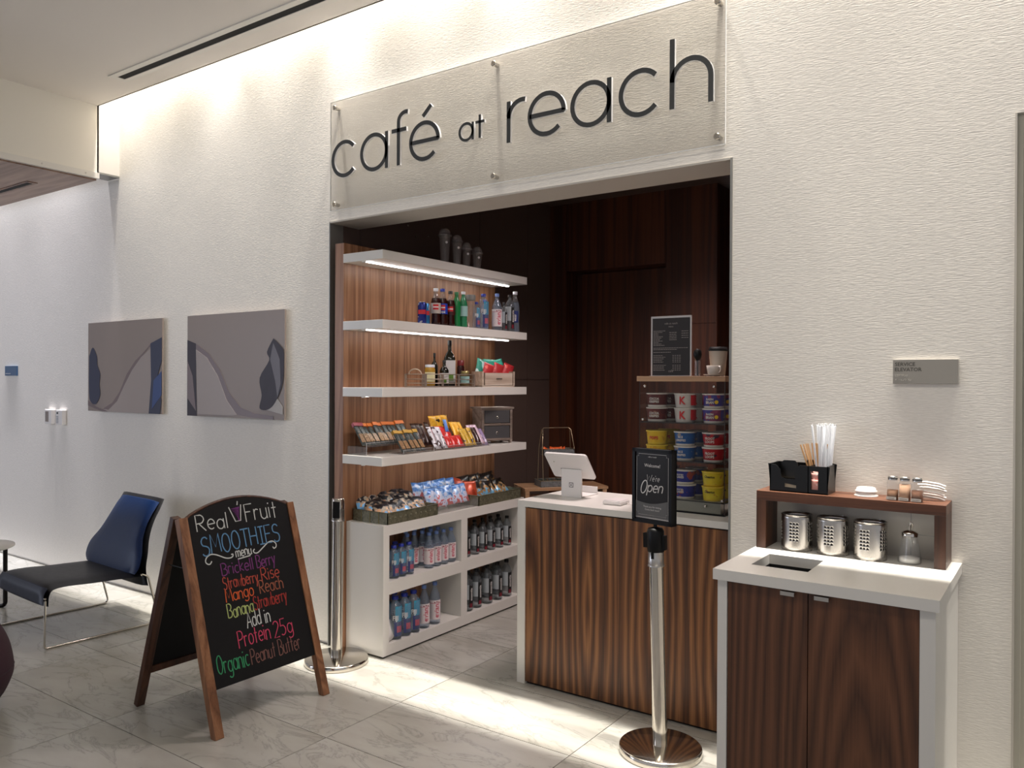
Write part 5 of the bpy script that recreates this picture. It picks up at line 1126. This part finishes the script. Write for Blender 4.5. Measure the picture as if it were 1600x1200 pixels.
for a_, c_, hx in ((bx0+.034, gx-.0015, gx-.062), (gx+.0015, bx1-.044, gx+.044)):
    b = MB(); b.box(a_, c_, by0+.006, by0+.024, .06, zb-.006); d_ = ob('door', b, WALF, e, True)
    b = MB(); b.box(hx-.022, hx+.022, by0-.008, by0+.01, zb-.012, zb-.007); b.box(hx-.022, hx+.022, by0-.009, by0-.007, zb-.02, zb-.007); ob('handle', b, STEEL, d_, True)
# walnut hutch
e = thing('walnut_riser_shelf', (-.658, -.08, .9173), 'walnut box shelf standing on the condiment worktop', 'shelf')
hx0, hx1, hy0, hz0, hz1 = -.9798, -.3356, -.1589, .9173, 1.1356; th = .036
b = MB(); b.box(hx0, hx1, hy0, -.001, hz1-th, hz1); ob('top_board', b, WALH, e, True, .001)
for a_ in (hx0, hx1-th): b = MB(); b.box(a_, a_+th, hy0, -.001, hz0, hz1-th-.0003); ob('side_board', b, WALD, e, True, .001)
b = MB(); b.box(hx0+th, hx1-th, -.012, -.002, hz0, hz1-th); bkp = ob('back_board', b, pm('pale_back_board', (196, 192, 184), .5), e, True)
b = MB(); b.box(-.46, hx1-th-.001, -.0135, -.0125, hz0+.085, hz0+.087); b.box(-.465, -.463, -.0135, -.0125, hz0+.01, hz1-th); ob('back_seam', b, GREYM, e, True)
HZ = hz1
# napkin caddy
e = thing('napkin_caddy', (-.83, -.075, HZ), 'black plastic condiment caddy with straws and stirrers', 'caddy')
cx0, cx1, cy0, cy1, hh = -.942, -.716, -.138, -.028, .105
def wallp(mb, p, y, t_=.004): mb.prism(p, (0, y, 0), (1, 0, 0), (0, 0, 1), (0, t_, 0))
fw = [(cx0+.01, HZ), (cx1-.012, HZ), (cx1, HZ+hh), (cx0+.155, HZ+hh+.002), (cx0+.10, HZ+hh-.004), (cx0+.085, HZ+hh-.02), (cx0+.077, HZ+.055), (cx0+.06, HZ+.048), (cx0+.048, HZ+.055), (cx0+.04, HZ+hh-.02), (cx0+.028, HZ+hh), (cx0, HZ+hh+.004)]
# front panel with two cut-outs: built as strips around the openings
def strip(mb, pts, y): mb.prism(pts, (0, y, 0), (1, 0, 0), (0, 0, 1), (0, .004, 0))
b = MB()
A0, A1, B0, B1 = cx0+.062, cx0+.105, cx0+.158, cx0+.184
strip(b, [(cx0+.01, HZ), (cx1-.010, HZ), (cx1-.008, HZ+.016), (cx0+.009, HZ+.016)], cy0)
strip(b, [(cx0+.009, HZ+.016), (A0, HZ+.016), (A0, HZ+.05), (cx0+.05, HZ+.056), (cx0+.045, HZ+hh-.02), (cx0+.03, HZ+hh-.004), (cx0, HZ+hh)], cy0)
strip(b, [(A0, HZ+.033), (A1, HZ+.027), (A1, HZ+.05), (A0, HZ+.05)], cy0); strip(b, [(A0, HZ+.016), (A1, HZ+.016), (A1, HZ+.0165), (A0, HZ+.019)], cy0)
strip(b, [(A1, HZ+.016), (B0, HZ+.016), (B0, HZ+hh-.002), (cx0+.118, HZ+hh-.001), (cx0+.104, HZ+hh-.01), (cx0+.1, HZ+hh-.03), (cx0+.1, HZ+.05), (A1, HZ+.05)], cy0)
strip(b, [(B0, HZ+.085), (B1, HZ+.083), (B1, HZ+hh-.002), (B0, HZ+hh-.002)], cy0); strip(b, [(B1, HZ+.016), (cx1-.008, HZ+.016), (cx1, HZ+hh-.002), (B1, HZ+hh-.002)], cy0)
strip(b, [(cx0+.03, HZ+.05), (cx0+.105, HZ+.05), (cx0+.1, HZ+hh+.004), (cx0+.09, HZ+hh+.012), (cx0+.05, HZ+hh+.012), (cx0+.04, HZ+hh+.004)], cy0+.035)
strip(b, [(cx0+.01, HZ), (cx1-.01, HZ), (cx1, HZ+hh), (cx0+.16, HZ+hh+.012), (cx0+.12, HZ+hh+.012), (cx0+.11, HZ+hh), (cx0, HZ+hh)], cy1-.004)
b.prism([(cy0, 0), (cy1, 0), (cy1, hh), (cy0, hh)], (cx0+.006, 0, HZ), (0, 1, 0), (0, 0, 1), (.004, 0, 0)); b.prism([(cy0, 0), (cy1, 0), (cy1, hh), (cy0, hh)], (cx1-.01, 0, HZ), (0, 1, 0), (.0, 0, 1), (.004, 0, 0))
b.box(cx0+.01, cx1-.01, cy0, cy1, HZ, HZ+.004); b.box(cx0+.147, cx0+.15, cy0, cy1, HZ, HZ+hh-.004); ob('caddy_body', b, pm('black_caddy_plastic', (12, 12, 13), .3), e, True)
o = tag(ob('napkin_stack', MB().box(cx0+.02, cx0+.14, cy0+.008, cy0+.03, HZ+.006, HZ+.044), pm('napkin_white', (220, 200, 170), .8)), 'folded white napkins seen through the caddy slot', 'napkins')
for i in range(9):
    o = bag('sugar_packet', .028, .046, .004, patch('pink_packet_paper', [(206, 120, 110), (224, 160, 150), (236, 216, 210)], 60, .7), (cx0+.171, cy0+.012+.006*i, HZ+.006+.004*(i % 3)+.02*(i % 2)), (0, random.uniform(-.1, .1), 0), 'pink sweetener packet, %s in caddy window' % (nth(i, 9).replace('leftmost', 'nearest').replace('rightmost', 'farthest').replace('from the left', 'from the front')), 'sweetener packet', 'pink packets in the caddy')
# stirrers and straws
sm = MB(); sm.box(-.0028, .0028, -.0008, .0008, 0, .178); st0 = ob('stirrer', sm, pm('birch', (216, 170, 120), .6))
random.seed(21)
for i in range(16):
    o = st0 if i == 0 else dup(st0); q = i/15-.5
    o.location = (cx0+.152+.026*(i/15)+random.uniform(-.002, .002), -.045+random.uniform(-.012, .008), HZ+.006); o.rotation_euler = (random.uniform(-.06, .08), q*.5-.10+random.uniform(-.04, .04), random.uniform(-.6, .6)); tag(o, 'pale wooden stirrer, %s of the fan in the caddy' % nth(i, 16), 'stirrer', 'wooden stirrers in the caddy')
sm = MB(); sm.lathe([(.0042, 0), (.0042, .245), (.003, .247)], 8); sw0 = ob('straw', sm, pm('straw_paper', (206, 208, 212), .5)); b = MB(); b.prism([(-.0045, 0), (.0045, 0), (.005, .012), (.0, .006), (-.005, .011)], (0, 0, .243), (1, 0, 0), (0, 0, 1), (0, .001, 0)); ob('wrapper_end', b, pm('wrapper_paper', (232, 232, 232), .6), sw0)
b = MB()
for i in range(27):
    o = sw0 if i == 0 else dup(sw0); rx_, ry_ = i % 9, i//9
    o.location = (cx0+.168+0.0048*rx_, -.066+.010*ry_, HZ+.006); o.rotation_euler = (random.uniform(-.03, .05), (rx_-4.0)*.031+random.uniform(-.012, .012), random.uniform(0, 3)); tag(o, 'white wrapped straw, %s in %s row of bundle' % (nth(rx_, 9), ['front', 'middle', 'rear'][ry_]), 'straw', 'wrapped straws in the caddy')
# lids, shakers, stacked white pieces
for k in range(2):
    b = MB(); b.lathe([(.04, 0), (.041, .004), (.036, .006), (.034, .014), (.03, .016), (0, .0165)], 28); o = ob('cup_lid', b, WHITEP); o.location = (-.605, -.07, HZ+.009*k*1.8); tag(o, ('lower', 'upper')[k]+' white cup lid of the small stack on the walnut shelf', 'lid', 'cup lids on the walnut shelf')
    if k: o.scale = (.93, .93, 1)
SHK = [(-.508, -.118, (128, 92, 66), .024, 'leftmost glass shaker, one third full of brown powder', 'upper'), (-.4685, -.121, (186, 146, 116), .046, 'middle glass shaker, nearly full of light tan powder', 'c'), (-.4285, -.124, (112, 74, 52), .028, 'rightmost glass shaker, half full of dark brown powder', 'u')]
for x, y, c_, fh, lb, _ in SHK:
    t = thing('spice_shaker', (x, y, HZ), lb, 'shaker', None, -.1)
    b = MB(); b.lathe([(.0165, 0), (.018, .002), (.018, .062), (.015, .07), (.0135, .074)], 24, sq=.35); ob('jar', b, GLASS, t)
    b = MB(); b.lathe([(.0155, .002), (.0168, .003), (.0168, .012+fh), (0, .013+fh)], 20, sq=.35); ob('powder', b, pm('powder_%d' % c_[0], c_, .9), t)
    b = MB(); b.lathe([(.016, .071), (.016, .083), (.0145, .085), (0, .086)], 20); ob('lid', b, STEEL, t)
    b = MB(); b.lathe([(.0163, .0755), (.0163, .079)], 20); ob('lid_band', b, pm('dark_band', (60, 58, 56), .4), t)
    b = MB(); b.box(-.0165, .0165, -.0192, -.0186, .003, .013); lb_ = ob('label', b, pm('label_white', (206, 208, 200), .6), t); b = MB(); text(b, {128: 'nutmeg', 186: 'cinnamon', 112: 'chocolate'}[c_[0]], .006, (0, -.0194, .006)); ob('lettering', b, BLACK, lb_)
for k in range(6):
    b = MB(); b.tube([(-.045, 0, 0), (-.02, 0, .004), (.02, 0, .003), (.04, 0, -.002)], .0045, 8); b.xf(Matrix.Scale(1.0, 4))
    o = ob('wrapped_spoon', b, pm('wrapper_white', (232, 228, 222), .35)); o.location = (-.392+.004*(k % 2), -.045-.012*(k % 3), HZ+.007+.0105*k); o.rotation_euler = (0, .1, .25-.1*(k % 3)); tag(o, '%s white wrapped spoon in the heap behind the shakers' % (['bottom', 'second lowest', 'third lowest', 'fourth lowest', 'second highest', 'topmost'][k]), 'spoon', 'wrapped spoons on the walnut shelf')
# perforated steel cups
def perf(R_, h, cols=30, rows=11):
    b = MB(); dz = h/rows; P_ = lambda a_, z: (R_*math.sin(a_), -R_*math.cos(a_), z)
    for c_ in range(cols):
        for r in range(rows):
            a0, a1 = 2*PI*c_/cols, 2*PI*(c_+1)/cols; z0, z1 = r*dz, (r+1)*dz
            if (c_ % 6) < 3:
                hole = 3 <= r <= 8
            else: hole = False
            if not hole: b.add([P_(a0, z0), P_(a1, z0), P_(a1, z1), P_(a0, z1)], [(0, 1, 2, 3)], True); continue
            am, zm = (a0+a1)/2, (z0+z1)/2; rh = .0043; out = [P_(a1, zm), P_(a1, z1), P_(am, z1), P_(a0, z1), P_(a0, zm), P_(a0, z0), P_(am, z0), P_(a1, z0)]
            inn = [P_(am+rh/R_*math.cos(k*PI/4), zm+rh*math.sin(k*PI/4)) for k in range(8)]
            b.add(out+inn, [(k, (k+1) % 8, 8+(k+1) % 8, 8+k) for k in range(8)], True)
    return b
def weld(o):
    bm_ = bmesh.new(); bm_.from_mesh(o.data); bmesh.ops.remove_doubles(bm_, verts=bm_.verts, dist=.00005); bmesh.ops.recalc_face_normals(bm_, faces=bm_.faces); bm_.to_mesh(o.data); bm_.free(); return o
PB0 = None
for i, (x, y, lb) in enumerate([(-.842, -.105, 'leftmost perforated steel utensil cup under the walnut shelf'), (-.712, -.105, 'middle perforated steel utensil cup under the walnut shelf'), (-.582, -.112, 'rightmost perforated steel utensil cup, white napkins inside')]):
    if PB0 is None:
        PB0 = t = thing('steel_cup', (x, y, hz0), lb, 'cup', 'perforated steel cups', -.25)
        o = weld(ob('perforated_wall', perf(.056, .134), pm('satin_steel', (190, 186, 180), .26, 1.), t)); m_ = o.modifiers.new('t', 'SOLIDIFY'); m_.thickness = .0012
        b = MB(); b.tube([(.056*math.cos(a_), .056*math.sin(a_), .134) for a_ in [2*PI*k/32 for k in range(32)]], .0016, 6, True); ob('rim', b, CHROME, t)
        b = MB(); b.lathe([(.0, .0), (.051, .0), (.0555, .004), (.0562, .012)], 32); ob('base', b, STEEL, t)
        b = MB(); b.lathe([(.0525, .006), (.0525, .118)], 32); ob('hole_shade_sleeve', b, pm('hole_shade_dark', (40, 38, 36), .6, .3), t)  # dark sleeve added inside so the holes read as shaded
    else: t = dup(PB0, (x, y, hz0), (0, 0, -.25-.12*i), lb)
    if i:
        b = MB()
        for k in range(7): b.box(-.028+.008*k, -.0235+.008*k, -.026, .024, .014, (.05 if i == 1 else .062)+.004*(k % 3))
        o = ob('napkin_bundle', b, WHITEP); o.location = (x, y, hz0); o.rotation_euler[2] = .3; tag(o, 'white folded napkins inside the %s steel cup' % ('middle' if i == 1 else 'rightmost'), 'napkins')
t = thing('sugar_dispenser', (-.454, -.108, hz0), 'ribbed glass sugar dispenser with steel pour spout', 'sugar dispenser')
b = MB(); v = []; f = []; pr = [(.036, 0), (.038, .004), (.036, .02), (.029, .06), (.024, .088), (.024, .095)]; n = 48
for r, z in pr:
    for k in range(n): a_ = 2*PI*k/n; q = r*(1+(.035 if k % 2 and .01 < z < .09 else 0)); v.append((q*math.cos(a_), q*math.sin(a_), z))
for i in range(len(pr)-1):
    for k in range(n): f.append((i*n+k, i*n+(k+1) % n, (i+1)*n+(k+1) % n, (i+1)*n+k))
b.add(v, f); ob('jar', b, GLASS, t)
b = MB(); b.lathe([(0, .003), (.034, .004), (.033, .02), (0, .024)], 24); ob('sugar', b, pm('sugar_white', (226, 222, 214), .9), t)
b = MB(); b.lathe([(.026, .094), (.027, .106), (.02, .112), (.008, .116), (0, .1165)], 24); ob('lid', b, CHROME, t)
b = MB(); b.tube([(0, 0, .112), (0, 0, .132), (.003, 0, .14)], .004, 8); b.tube([(.003, 0, .112), (.010, 0, .13), (.008, 0, .14), (.0, 0, .144)], .0018, 6); ob('spout', b, CHROME, t)
